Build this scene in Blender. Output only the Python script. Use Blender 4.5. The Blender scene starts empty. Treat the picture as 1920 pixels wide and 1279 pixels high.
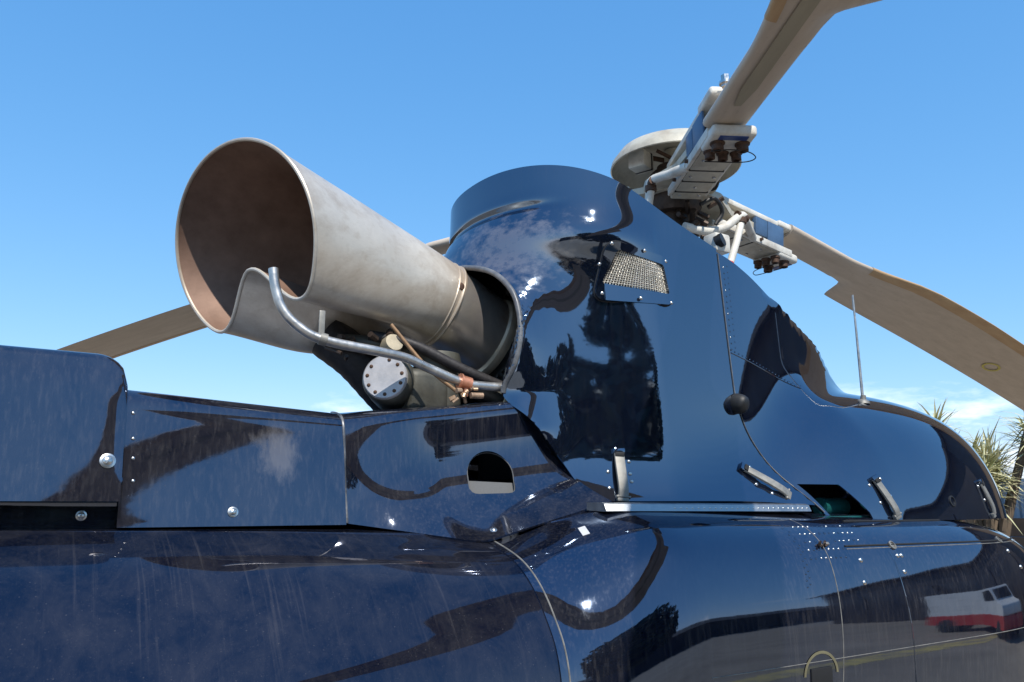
import bpy, bmesh, math, random
from mathutils import Vector, Matrix, Euler
from mathutils.bvhtree import BVHTree
R_ = math.radians
random.seed(7)
SC = bpy.context.scene
COL = SC.collection

# ------------------------------------------------------------------ camera
cam = bpy.data.cameras.new('camera')
cam.sensor_width = 36.0
cam.lens = 28.0
cam.clip_start = 0.05
cam.clip_end = 3000
camo = bpy.data.objects.new('camera', cam)
COL.objects.link(camo)
camo.location = (0, -1.684, 1.75)
camo.rotation_euler = (R_(90 + 11.7), 0, R_(-32.5))
SC.camera = camo

# ------------------------------------------------------------------ sky, sun, exposure
SUN_EL, SUN_AZ = 52.0, -104.0        # azimuth measured from +X towards +Y
world = bpy.data.worlds.new('World')
SC.world = world
world.use_nodes = True
wn, wl = world.node_tree.nodes, world.node_tree.links
wn.clear()
w_out = wn.new('ShaderNodeOutputWorld')
w_bg = wn.new('ShaderNodeBackground')
w_bg.inputs['Strength'].default_value = 0.13
sky = wn.new('ShaderNodeTexSky')
sky.sky_type = 'NISHITA'
sky.sun_disc = False
sky.sun_elevation = R_(SUN_EL)
sky.sun_rotation = R_(90 - SUN_AZ)
sky.altitude = 200
sky.air_density = 1.0
sky.dust_density = 0.15
sky.ozone_density = 3.0
# a bank of low cloud, broken up by noise, all the way round the horizon
tc = wn.new('ShaderNodeTexCoord')
sep = wn.new('ShaderNodeSeparateXYZ')
wl.new(tc.outputs['Generated'], sep.inputs[0])
mp = wn.new('ShaderNodeMapping'); mp.inputs['Scale'].default_value = (2.2, 2.2, 9.0); mp.inputs['Location'].default_value = (2.2, 6.1, 0.6); mp.inputs['Rotation'].default_value = (0, 0, R_(11))
wl.new(tc.outputs['Generated'], mp.inputs[0])
nz = wn.new('ShaderNodeTexNoise'); nz.inputs['Scale'].default_value = 1.6
nz.inputs['Detail'].default_value = 7; nz.inputs['Roughness'].default_value = 0.6
wl.new(mp.outputs[0], nz.inputs['Vector'])
cr = wn.new('ShaderNodeMapRange'); cr.inputs['From Min'].default_value = 0.57; cr.inputs['From Max'].default_value = 0.68
wl.new(nz.outputs['Fac'], cr.inputs['Value'])
er = wn.new('ShaderNodeMapRange'); er.inputs['From Min'].default_value = 0.155; er.inputs['From Max'].default_value = 0.09
wl.new(sep.outputs['Z'], er.inputs['Value'])
ml = wn.new('ShaderNodeMath'); ml.operation = 'MULTIPLY'
wl.new(cr.outputs[0], ml.inputs[0]); wl.new(er.outputs[0], ml.inputs[1])
mx = wn.new('ShaderNodeMix'); mx.data_type = 'RGBA'
wl.new(ml.outputs[0], mx.inputs['Factor'])
# the clear deep blue of the day: the sky's channels are graded alike over the whole dome
s_rgb = wn.new('ShaderNodeSeparateColor'); c_rgb = wn.new('ShaderNodeCombineColor')
wl.new(sky.outputs[0], s_rgb.inputs[0])
for ch, (gain, gam) in enumerate(((0.74, 0.97), (1.52, 0.62), (2.75, 0.42))):
    pw = wn.new('ShaderNodeMath'); pw.operation = 'POWER'; pw.inputs[1].default_value = gam
    wl.new(s_rgb.outputs[ch], pw.inputs[0])
    mu = wn.new('ShaderNodeMath'); mu.operation = 'MULTIPLY'; mu.inputs[1].default_value = gain
    wl.new(pw.outputs[0], mu.inputs[0]); wl.new(mu.outputs[0], c_rgb.inputs[ch])
wl.new(c_rgb.outputs[0], mx.inputs['A'])
mx.inputs['B'].default_value = (7.6, 8.0, 8.6, 1)
wl.new(mx.outputs['Result'], w_bg.inputs['Color'])
wl.new(w_bg.outputs[0], w_out.inputs[0])

sun = bpy.data.lights.new('sun', 'SUN')
sun.energy = 3.6
sun.angle = R_(0.53)
sun.color = (1.0, 0.95, 0.87)
suno = bpy.data.objects.new('sun', sun)
COL.objects.link(suno)
sd = Vector((math.cos(R_(SUN_EL)) * math.cos(R_(SUN_AZ)), math.cos(R_(SUN_EL)) * math.sin(R_(SUN_AZ)), math.sin(R_(SUN_EL))))
suno.rotation_euler = sd.to_track_quat('Z', 'Y').to_euler()
suno.location = sd * 30

SC.view_settings.view_transform = 'Standard'
SC.view_settings.look = 'None'
SC.view_settings.exposure = 0.55
SC.view_settings.gamma = 1.0

# ------------------------------------------------------------------ helpers
def lerp(a, b, t): return a + (b - a) * t
def clamp(x, a=0.0, b=1.0): return max(a, min(b, x))
def sstep(a, b, x):
    t = clamp((x - a) / (b - a)); return t * t * (3 - 2 * t)
def table(pts, x):
    """monotone smooth interpolation through (x, value) pairs"""
    if x <= pts[0][0]: return pts[0][1]
    if x >= pts[-1][0]: return pts[-1][1]
    for i in range(len(pts) - 1):
        x0, y0 = pts[i]; x1, y1 = pts[i + 1]
        if x <= x1:
            h = x1 - x0; d = (y1 - y0) / h
            def slope(j):
                if j == 0 or j == len(pts) - 1:
                    k = 0 if j == 0 else len(pts) - 2
                    return (pts[k + 1][1] - pts[k][1]) / (pts[k + 1][0] - pts[k][0])
                a = (pts[j][1] - pts[j - 1][1]) / (pts[j][0] - pts[j - 1][0])
                b = (pts[j + 1][1] - pts[j][1]) / (pts[j + 1][0] - pts[j][0])
                return 0 if a * b <= 0 else 2 * a * b / (a + b)
            m0, m1 = slope(i), slope(i + 1)
            t = (x - x0) / h
            return ((2*t**3 - 3*t**2 + 1) * y0 + (t**3 - 2*t**2 + t) * h * m0 + (-2*t**3 + 3*t**2) * y1 + (t**3 - t**2) * h * m1)
def catmull(P, n, closed=False):
    """resample a list of Vectors with a Catmull-Rom spline, n samples per span"""
    P = [Vector(p) for p in P]; out = []
    m = len(P)
    for i in range(m if closed else m - 1):
        p1, p2 = P[i], P[(i + 1) % m]
        p0 = P[i - 1] if (i > 0 or closed) else p1 * 2 - p2
        p3 = P[(i + 2) % m] if (i + 2 < m or closed) else p2 * 2 - p1
        for k in range(n):
            t = k / n
            out.append(0.5 * ((2 * p1) + (p2 - p0) * t + (2*p0 - 5*p1 + 4*p2 - p3) * t*t + (-p0 + 3*p1 - 3*p2 + p3) * t**3))
    if not closed: out.append(P[-1])
    return out

MATS = {}
def link(o): COL.objects.link(o); return o
def mesh_obj(name, verts, faces, mat, parent=None, smooth=True, angle=40):
    me = bpy.data.meshes.new(name)
    me.from_pydata([tuple(v) for v in verts], [], faces)
    bm = bmesh.new(); bm.from_mesh(me)
    bmesh.ops.remove_doubles(bm, verts=bm.verts, dist=1e-5)
    bmesh.ops.recalc_face_normals(bm, faces=bm.faces)
    bm.to_mesh(me); bm.free()
    return finish(name, me, mat, parent, smooth, angle)
def finish(name, me, mat, parent=None, smooth=True, angle=40):
    if smooth:
        me.shade_smooth()
        me.set_sharp_from_angle(angle=R_(angle))
    me.materials.append(mat)
    o = bpy.data.objects.new(name, me); link(o)
    if parent is not None: o.parent = parent
    return o
def bm_obj(name, bm, mat, parent=None, smooth=True, angle=40):
    me = bpy.data.meshes.new(name)
    bmesh.ops.recalc_face_normals(bm, faces=bm.faces)
    bm.to_mesh(me); bm.free()
    return finish(name, me, mat, parent, smooth, angle)
def grid_mesh(rows, closed_u=False, closed_v=False):
    """rows: list of lists of points -> verts, faces"""
    nu, nv = len(rows), len(rows[0])
    V = [p for r in rows for p in r]; Fc = []
    for i in range(nu if closed_u else nu - 1):
        for j in range(nv if closed_v else nv - 1):
            a = i * nv + j; b = i * nv + (j + 1) % nv
            c = ((i + 1) % nu) * nv + (j + 1) % nv; d = ((i + 1) % nu) * nv + j
            Fc.append((a, b, c, d))
    return V, Fc
def solid(o, t, offset=-1.0):
    """give an open sheet its thickness"""
    m = o.modifiers.new('thickness', 'SOLIDIFY'); m.thickness = t; m.offset = offset; m.use_rim = True
    return o
def bake(o):
    """apply the modifiers of o"""
    dg = bpy.context.evaluated_depsgraph_get()
    me = bpy.data.meshes.new_from_object(o.evaluated_get(dg))
    o.modifiers.clear(); o.data = me
    return o
def cut(o, cutter):
    m = o.modifiers.new('cut', 'BOOLEAN'); m.object = cutter; m.operation = 'DIFFERENCE'; m.solver = 'EXACT'
    bake(o)
    bpy.data.objects.remove(cutter)
    o.data.shade_smooth(); o.data.set_sharp_from_angle(angle=R_(40))
    return o
def frame(n, up=Vector((0, 0, 1))):
    """matrix whose z axis is n and whose y axis is as near up as may be"""
    n = Vector(n).normalized(); x = Vector(up).cross(n)
    if x.length < 1e-4: x = Vector((1, 0, 0)).cross(n)
    x.normalize(); y = n.cross(x)
    return Matrix((x, y, n)).transposed().to_4x4()
def at(loc, n, up=Vector((0, 0, 1)), spin=0):
    return Matrix.Translation(Vector(loc)) @ frame(n, up) @ Matrix.Rotation(spin, 4, 'Z')
def add_box(bm, size, mat=Matrix(), bevel=0.0, seg=2):
    r = bmesh.ops.create_cube(bm, size=1.0, matrix=mat @ Matrix.Diagonal((*size, 1)))
    if bevel > 0:
        es = list({e for v in r['verts'] for e in v.link_edges})
        bmesh.ops.bevel(bm, geom=es, offset=bevel, segments=seg, affect='EDGES', profile=0.5)
def add_cyl(bm, r1, r2, h, mat=Matrix(), seg=24, caps=True):
    return bmesh.ops.create_cone(bm, cap_ends=caps, segments=seg, radius1=r1, radius2=r2, depth=h, matrix=mat)
def add_lathe(bm, prof, mat=Matrix(), seg=32):
    """prof: list of (r, z)"""
    rings = []
    for r, z in prof:
        if r < 1e-5: rings.append([bm.verts.new(mat @ Vector((0, 0, z)))] * seg)
        else: rings.append([bm.verts.new(mat @ Vector((r * math.cos(2*math.pi*k/seg), r * math.sin(2*math.pi*k/seg), z))) for k in range(seg)])
    for a, b in zip(rings, rings[1:]):
        for k in range(seg):
            q = [a[k], a[(k+1) % seg], b[(k+1) % seg], b[k]]
            u = []
            for v in q:
                if v not in u: u.append(v)
            if len(u) > 2: bm.faces.new(u)
def add_tube(bm, pts, rad, seg=12, caps=True):
    """sweep a circle along points; rad a number or a list"""
    pts = [Vector(p) for p in pts]; rings = []; n = len(pts)
    prev = None
    for i, p in enumerate(pts):
        t = (pts[min(i+1, n-1)] - pts[max(i-1, 0)]).normalized()
        if prev is None:
            x = t.cross(Vector((0, 0, 1)))
            if x.length < 1e-3: x = t.cross(Vector((1, 0, 0)))
        else: x = prev - t * prev.dot(t)
        x.normalize(); prev = x; y = t.cross(x)
        r = rad[i] if isinstance(rad, (list, tuple)) else rad
        rings.append([bm.verts.new(p + (x * math.cos(2*math.pi*k/seg) + y * math.sin(2*math.pi*k/seg)) * r) for k in range(seg)])
    for a, b in zip(rings, rings[1:]):
        for k in range(seg): bm.faces.new((a[k], a[(k+1) % seg], b[(k+1) % seg], b[k]))
    if caps: bm.faces.new(rings[0][::-1]); bm.faces.new(rings[-1])
def add_prism(bm, poly, h, mat=Matrix()):
    """poly in the xy plane, thickness h centred on z=0"""
    lo = [bm.verts.new(mat @ Vector((x, y, -h/2))) for x, y in poly]
    hi = [bm.verts.new(mat @ Vector((x, y, h/2))) for x, y in poly]
    bm.faces.new(lo[::-1]); bm.faces.new(hi); n = len(poly)
    for i in range(n): bm.faces.new((lo[i], lo[(i+1) % n], hi[(i+1) % n], hi[i]))
def add_sweep(bm, path, section, ups):
    """sweep a closed 2D section (list of (a, b)) along path; ups gives the b direction at each point"""
    rings = []; n = len(path)
    for i, p in enumerate(path):
        t = (path[min(i+1, n-1)] - path[max(i-1, 0)]).normalized()
        b = (ups[i] - t * ups[i].dot(t)).normalized(); a = t.cross(b)
        rings.append([bm.verts.new(p + a * s + b * u) for s, u in section])
    m = len(section)
    for q, w in zip(rings, rings[1:]):
        for k in range(m): bm.faces.new((q[k], q[(k+1) % m], w[(k+1) % m], w[k]))
    bm.faces.new(rings[0][::-1]); bm.faces.new(rings[-1])
def rounded(poly, r, seg=4):
    """round the corners of a 2D polygon"""
    out = []; n = len(poly)
    for i in range(n):
        p0, p, p1 = Vector(poly[i-1]), Vector(poly[i]), Vector(poly[(i+1) % n])
        a = (p0 - p); b = (p1 - p); rr = min(r, a.length * .45, b.length * .45)
        q0 = p + a.normalized() * rr; q1 = p + b.normalized() * rr
        for k in range(seg + 1):
            t = k / seg
            out.append(tuple((1-t)**2 * q0 + 2*t*(1-t) * p + t*t * q1))
    return out
def empty(name, loc=(0, 0, 0)):
    o = bpy.data.objects.new(name, None); o.location = loc; o.empty_display_size = 0.2
    return link(o)
def tag(o, label=None, cat=None, group=None, kind=None):
    if label: o['label'] = label
    if cat: o['category'] = cat
    if group: o['group'] = group
    if kind: o['kind'] = kind
    return o
def dup(src, parent, mat=None):
    """copy one part (and its sub-parts); mat is applied on top of its place"""
    c = src.copy(); link(c); c.parent = parent
    if mat is not None: c.matrix_basis = mat
    for ch in src.children: dup(ch, c)
    return c

# ------------------------------------------------------------------ materials
class NT:
    def __init__(s, name):
        s.m = bpy.data.materials.new(name); s.m.use_nodes = True
        s.n, s.l = s.m.node_tree.nodes, s.m.node_tree.links
        s.b = s.n['Principled BSDF']
    def new(s, t, **kw):
        x = s.n.new(t)
        for k, v in kw.items(): setattr(x, k, v)
        return x
    def coord(s, scale=(1, 1, 1), kind='Position'):
        if kind == 'Position': src = s.new('ShaderNodeNewGeometry').outputs['Position']
        else: src = s.new('ShaderNodeTexCoord').outputs[kind]
        mp = s.new('ShaderNodeMapping'); mp.inputs['Scale'].default_value = scale
        s.l.new(src, mp.inputs[0]); return mp.outputs[0]
    def noise(s, scale, vec=None, detail=4, rough=.55, dist=0):
        x = s.new('ShaderNodeTexNoise'); x.inputs['Scale'].default_value = scale
        x.inputs['Detail'].default_value = detail; x.inputs['Roughness'].default_value = rough
        x.inputs['Distortion'].default_value = dist
        s.l.new(vec if vec is not None else s.coord(), x.inputs['Vector']); return x.outputs['Fac']
    def voro(s, scale, vec=None, feature='F1', out='Distance'):
        x = s.new('ShaderNodeTexVoronoi', feature=feature); x.inputs['Scale'].default_value = scale
        s.l.new(vec if vec is not None else s.coord(), x.inputs['Vector']); return x.outputs[out]
    def rng(s, v, a, b, c=0, d=1):
        x = s.new('ShaderNodeMapRange'); x.inputs['From Min'].default_value = a; x.inputs['From Max'].default_value = b
        x.inputs['To Min'].default_value = c; x.inputs['To Max'].default_value = d
        s.l.new(v, x.inputs['Value']); return x.outputs[0]
    def math(s, op, a, b=None):
        x = s.new('ShaderNodeMath', operation=op)
        for i, v in enumerate((a, b)):
            if v is None: continue
            if isinstance(v, (int, float)): x.inputs[i].default_value = v
            else: s.l.new(v, x.inputs[i])
        return x.outputs[0]
    def mix(s, f, a, b):
        x = s.new('ShaderNodeMix', data_type='RGBA')
        for k, v in (('Factor', f), ('A', a), ('B', b)):
            if isinstance(v, (int, float)): x.inputs[k].default_value = v
            elif isinstance(v, tuple): x.inputs[k].default_value = (*v, 1) if len(v) == 3 else v
            else: s.l.new(v, x.inputs[k])
        return x.outputs['Result']
    def set(s, **kw):
        for k, v in kw.items():
            i = s.b.inputs[k.replace('_', ' ')]
            if isinstance(v, (int, float)): i.default_value = v
            elif isinstance(v, tuple): i.default_value = (*v, 1) if len(v) == 3 else v
            else: s.l.new(v, i)
        return s
    def bump(s, h, strength=.2, dist=.01):
        x = s.new('ShaderNodeBump'); x.inputs['Strength'].default_value = strength; x.inputs['Distance'].default_value = dist
        s.l.new(h, x.inputs['Height']); s.l.new(x.outputs[0], s.b.inputs['Normal']); return s

def paint(name, base=(.0022, .0042, .0115), dust=.12, spots=.5, streak=.5, marks=(), arcs=0, ior=2.7, tint=(.66, .80, 1.0)):
    """high gloss navy paint under a thin film of dust, water spots and run-off streaks"""
    t = NT(name)
    n1 = t.rng(t.noise(13, t.coord((1, 1, .55)), detail=8, rough=.72, dist=.5), .40, .78)
    n2 = t.rng(t.noise(3, t.coord((60, 60, 1.6)), detail=3), .5, .8)
    n3 = t.rng(t.voro(120), .16, .04)
    n3 = t.math('MULTIPLY', n3, t.rng(t.noise(160, detail=1), .45, .6))
    n4 = t.rng(t.noise(420, detail=2), .62, .8)
    f = t.math('MULTIPLY', n1, .42)
    f = t.math('ADD', f, t.math('MULTIPLY', n2, streak))
    f = t.math('ADD', f, t.math('MULTIPLY', n3, spots * 1.6))
    f = t.math('ADD', f, t.math('MULTIPLY', n4, spots))
    if arcs: f = t.math('ADD', f, t.math('MULTIPLY', t.math('MULTIPLY', t.rng(t.noise(3, t.coord((42, 1.2, 1.2)), detail=4, rough=.6), .56, .78), t.rng(t.noise(4, detail=3), .42, .62)), arcs))
    f = t.math('MULTIPLY', f, dust)
    for (x, y, z, rx, rz, amt, stretch) in marks:          # pale rubbed patches with ragged outlines
        v = t.new('ShaderNodeVectorMath', operation='SUBTRACT'); t.l.new(t.coord(), v.inputs[0]); v.inputs[1].default_value = (x, y, z)
        v2 = t.new('ShaderNodeVectorMath', operation='MULTIPLY'); t.l.new(v.outputs[0], v2.inputs[0]); v2.inputs[1].default_value = (1 / rx, 0.35 / rx, 1 / rz)
        ln = t.new('ShaderNodeVectorMath', operation='LENGTH'); t.l.new(v2.outputs[0], ln.inputs[0])
        d = t.math('ADD', ln.outputs['Value'], t.math('MULTIPLY', t.math('SUBTRACT', t.noise(26, t.coord((1, 1, stretch * .5)), detail=5, rough=.65), .5), 3.4))
        m = t.math('MULTIPLY', t.rng(d, 1.15, .35), amt * .45)
        f = t.math('ADD', f, m)
    f = t.math('MINIMUM', f, .8)
    col = t.mix(f, base, (.30, .27, .24))
    t.set(Base_Color=col, Roughness=t.rng(f, 0, .5, .03, .22), IOR=ior, Specular_Tint=tint)
    # orange peel and slight panel waviness
    t.bump(t.math('ADD', t.noise(2.4, detail=1), t.math('MULTIPLY', t.noise(60, detail=1), .012)), .10, .02)
    MATS[name] = t.m
    return t.m
P_CLEAN = paint('navy_paint', dust=.03, spots=.35, streak=.5)
P_COWL = paint('navy_paint_hood', dust=.03, spots=.35, streak=.5, marks=((.955, -.20, 2.335, .10, .09, .75, 3.0),))
P_DUST = paint('navy_paint_dusty', dust=.16, spots=.45, streak=.10, ior=1.68, tint=(.70, .74, 1.0), arcs=.55)
P_FAIR = paint('navy_paint_fairing', dust=.17, spots=.45, streak=.45, ior=2.15, tint=(.72, .80, 1.0))
P_SCUFF = paint('navy_paint_scuffed', dust=.17, spots=.45, streak=.45, ior=2.15, tint=(.72, .80, 1.0), marks=((.425, -.22, 1.845, .045, .05, .60, .9),))
P_SIDE = paint('navy_paint_streaked', dust=.09, spots=.35, streak=1.0, ior=2.3, tint=(.60, .74, 1.0))

def simple(name, col, rough=.5, metal=0.0, var=.25, scale=14, bump=0.0, dirt=None, dirt_amt=.5, bscale=120):
    t = NT(name)
    n = t.noise(scale, t.coord(kind='Object'), detail=6, rough=.62)
    dark = tuple(c * (1 - var) for c in col); lite = tuple(min(1, c * (1 + var * .8)) for c in col)
    c = t.mix(t.rng(n, .3, .7), dark, lite)
    if dirt: c = t.mix(t.math('MULTIPLY', t.rng(t.noise(scale * .6, t.coord(kind='Object'), detail=8, rough=.7), .48, .72), dirt_amt), c, dirt)
    t.set(Base_Color=c, Metallic=metal, Roughness=t.rng(n, .3, .7, max(.02, rough - .1), min(1, rough + .1)))
    if bump: t.bump(t.noise(bscale, t.coord(kind='Object'), detail=3), bump, .002)
    MATS[name] = t.m
    return t.m
M_STEEL = simple('screw_steel', (.62, .60, .57), .28, 1.0, .2, 60)
M_ALU = simple('bare_aluminium', (.38, .39, .40), .42, .9, .15, 40, .15)
M_LATCH = simple('latch_metal', (.27, .26, .235), .58, .6, .25, 40, .2, (.22, .19, .15), .4)
M_RUBBER = simple('black_rubber', (.012, .012, .013), .55, 0, .3, 30)
M_BLACK = simple('dark_cavity', (.010, .010, .011), .8, 0, .3, 10)
M_CREAM = simple('cream_hub_paint', (.50, .46, .37), .5, 0, .16, 20, .06, (.18, .12, .07), .55)
M_WHITE = simple('white_hub_paint', (.66, .63, .56), .48, 0, .14, 26, .06, (.24, .18, .12), .5)
M_BLUE = simple('blue_sleeve_paint', (.06, .12, .22), .45, 0, .2, 14, 0, (.02, .03, .06), .3)
M_DARKBLUE = simple('blue_label', (.03, .06, .20), .4, 0, .1, 14)
M_RUST = simple('rusty_bolt', (.10, .055, .035), .7, .4, .5, 60, .3)
M_BROWN = simple('brown_oily_metal', (.06, .04, .03), .5, .5, .5, 40, .3)
M_TUBE = simple('stainless_tube', (.55, .53, .50), .36, .85, .2, 40, .1, (.16, .14, .13), .45)
M_COPPER = simple('copper_clamp', (.70, .30, .18), .45, .7, .25, 40)
M_DISC = simple('grey_cover_metal', (.46, .45, .46), .5, .35, .15, 30, .15, (.25, .23, .22), .3)
M_HOUSING = simple('olive_engine_casting', (.085, .082, .066), .55, .3, .35, 14, .2, (.03, .028, .026), .5)
M_MESHDARK = simple('woven_sleeve', (.03, .027, .028), .6, .3, .5, 60, .4)
M_WIRE = simple('mesh_wire', (.66, .61, .52), .45, .5, .2, 60)
M_TAPE = simple('white_tape', (.55, .55, .55), .5, 0, .15, 30)
M_YELLOW = simple('yellow_mark', (.55, .47, .10), .6, 0, .1, 30)
M_RED = simple('red_mark', (.55, .05, .04), .5, 0, .1, 30)
M_TEAL = simple('teal_compartment', (.01, .10, .10), .4, 0, .4, 10)
M_GREYGASKET = simple('grey_gasket', (.10, .10, .10), .7, 0, .15, 90, .2)

def exhaust_mat():
    t = NT('heat_stained_steel')
    o = t.coord(kind='Object')
    n = t.noise(5, o, detail=7, rough=.62)
    brushed = t.noise(6, t.coord((3, 50, 50), 'Object'), detail=4)
    c = t.mix(t.rng(n, .3, .7), (.56, .50, .42), (.72, .66, .57))
    c = t.mix(t.math('MULTIPLY', t.rng(brushed, .4, .7), .25), c, (.50, .46, .40))
    fl = t.noise(30, o, detail=6, rough=.7); c = t.mix(t.math('MULTIPLY', t.rng(fl, .52, .75), .45), c, (.36, .27, .18))
    st = t.rng(t.noise(3.2, o, detail=9, rough=.7, dist=.6), .45, .66)
    c = t.mix(t.math('MULTIPLY', st, .6), c, (.30, .21, .13))
    sx = t.new('ShaderNodeSeparateXYZ'); t.l.new(t.coord(), sx.inputs[0])
    wob = t.math('ADD', sx.outputs['X'], t.math('MULTIPLY', t.math('SUBTRACT', t.noise(9, o, detail=5, rough=.65), .5), .16))
    c = t.mix(t.math('MULTIPLY', t.rng(wob, .80, .89), .55), c, (.40, .29, .19))
    c = t.mix(t.math('MULTIPLY', t.rng(wob, .40, .33), .5), c, (.36, .26, .18))
    t.set(Base_Color=c, Metallic=.35, Roughness=t.rng(n, .3, .7, .36, .5))
    t.bump(t.noise(14, o, detail=4), .06, .004)
    return t.m
def exhaust_in():
    t = NT('sooty_exhaust_inside')
    o = t.coord(kind='Object')
    n = t.noise(9, o, detail=8, rough=.68)
    c = t.mix(t.rng(n, .3, .7), (.13, .072, .047), (.25, .150, .105))
    t.set(Base_Color=c, Metallic=.25, Roughness=.62)
    t.bump(t.noise(60, o, detail=4), .12, .002)
    return t.m
M_EXH, M_EXHIN = exhaust_mat(), exhaust_in()
def elbow_mat():
    t = NT('tempered_elbow_steel')
    o = t.coord(kind='Object')
    n = t.noise(7, t.coord((1, 1, 1), 'Object'), detail=6, rough=.6, dist=.8)
    c = t.mix(t.rng(n, .35, .55), (.58, .52, .44), (.42, .38, .35))
    c = t.mix(t.rng(n, .55, .72), c, (.30, .20, .12))
    t.set(Base_Color=c, Metallic=.75, Roughness=t.rng(n, .3, .7, .26, .42))
    return t.m
M_ELBOW = elbow_mat()
def blade_mat(name, c0, c1):
    t = NT(name)
    o = t.coord((1.2, 9, 9), 'Object')
    n = t.noise(4, o, detail=7, rough=.6)
    c = t.mix(t.rng(n, .3, .7), c0, c1)
    c = t.mix(t.math('MULTIPLY', t.rng(t.noise(60, t.coord(kind='Object'), detail=3), .6, .75), .25), c, (.28, .22, .16))
    t.set(Base_Color=c, Roughness=.55)
    return t.m
M_BLADE = blade_mat('grey_brown_blade_skin', (.47, .385, .30), (.57, .475, .38))
M_BLADELE = blade_mat('sunlit_leading_edge', (.42, .26, .13), (.52, .36, .20))  # orange of the sunlit edge put into the strip's colour
M_BLADEIN = blade_mat('blade_recess', (.30, .262, .185), (.36, .315, .225))

# ================================================================== HELICOPTER
heli = tag(empty('helicopter', (1.2, 0, 0)), 'glossy navy blue helicopter with a big steel exhaust pipe and three grey-brown rotor blades', 'helicopter')
HM = Matrix.Translation((-1.2, 0, 0))
class Part:
    pass
def hp(o):
    """make o a part of the helicopter, keeping its place"""
    o.parent = heli; o.matrix_parent_inverse = HM; return o
def sub(o, parent):
    o.parent = parent
    o.matrix_parent_inverse = Matrix()      # parts carry no transform of their own unless copied
    return o

# ---- fuselage: tail boom and mid body lofted through stations
ST = [  # X, [(half width, z) from the deck centre to the keel]
 (-4.2, [(0, 1.66), (.09, 1.65), (.15, 1.62), (.20, 1.56), (.225, 1.48), (.215, 1.38), (.16, 1.27), (0, 1.22)]),
 (-1.5, [(0, 1.71), (.16, 1.698), (.25, 1.65), (.33, 1.56), (.365, 1.44), (.35, 1.24), (.26, 1.08), (0, 1.02)]),
 (-0.2, [(0, 1.725), (.262, 1.710), (.362, 1.655), (.437, 1.577), (.500, 1.474), (.52, 1.25), (.40, .98), (0, .86)]),
 (.35, [(0, 1.722), (.305, 1.703), (.412, 1.655), (.496, 1.573), (.565, 1.466), (.56, 1.20), (.41, .90), (0, .79)]),
 (.80, [(0, 1.72), (.33, 1.69), (.462, 1.648), (.545, 1.573), (.592, 1.462), (.60, 1.18), (.48, .84), (0, .71)]),
 (1.06, [(0, 1.748), (.455, 1.740), (.566, 1.708), (.628, 1.632), (.650, 1.466), (.618, 1.18), (.53, .80), (0, .66)]),
 (1.6, [(0, 1.74), (.475, 1.728), (.572, 1.702), (.632, 1.630), (.653, 1.466), (.622, 1.18), (.56, .76), (0, .62)]),
 (2.0, [(0, 1.735), (.480, 1.722), (.574, 1.698), (.632, 1.628), (.653, 1.466), (.622, 1.18), (.58, .74), (0, .60)]),
]
STC = {}
def body_pt(X, v, grow=0.0):
    """v in 0..8 runs from the deck centre to the keel on the starboard side (-y)"""
    i = int(min(7, math.floor(v)))
    Xc = min(X, 2.0)
    if Xc not in STC:
        STC[Xc] = [Vector((table([(s[0], s[1][k][0]) for s in ST], Xc), table([(s[0], s[1][k][1]) for s in ST], Xc))) for k in range(8)]
    pts = list(STC[Xc])
    pts.insert(1, Vector((pts[1].x * .86, lerp(pts[0].y, pts[1].y, .62))))
    def cr(i, t):
        p1, p2 = pts[i], pts[i+1]
        p0 = pts[i-1] if i > 0 else p1*2 - p2
        p3 = pts[i+2] if i < 7 else Vector((-pts[7].x, pts[7].y))
        return 0.5 * ((2*p1) + (p2-p0)*t + (2*p0-5*p1+4*p2-p3)*t*t + (-p0+3*p1-3*p2+p3)*t**3)
    p = cr(i, v - i)
    if X > 1.95:
        e = math.sqrt(max(0, 1 - ((X - 1.95) / .95) ** 2))
        p = Vector((p.x * e, 1.2 + (p.y - 1.2) * (.35 + .65 * e)))
    if grow: p = Vector((p.x * (1 + grow), 1.3 + (p.y - 1.3) * (1 + grow)))
    return Vector((X, -p.x, p.y))
def body(name, xs, mat, grow=0.0, nv=84):
    rows = []
    for X in xs:
        half = [body_pt(X, 8 * j / nv, grow) for j in range(nv + 1)]
        rows.append(half + [Vector((p.x, -p.y, p.z)) for p in half[-2:0:-1]])
    V, Fc = grid_mesh(rows, closed_v=True)
    n = len(V); w = len(rows[0])
    Fc.append(tuple(range(w))); Fc.append(tuple(range(n - w, n)))
    return hp(mesh_obj(name, V, Fc, mat))
boom = body('tail_boom', [-4.2 + 3.2 * i / 24 for i in range(24)] + [-1.0 + 1.815 * i / 60 for i in range(61)], P_DUST)
fus = body('fuselage', [.79 + 1.16 * i / 50 for i in range(50)] + [1.95 + .9499 * math.sin(R_(90 * i / 40)) for i in range(41)], P_SIDE, grow=.004)
tag(boom, 'navy tail boom cone dusted with dried water spots')

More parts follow.
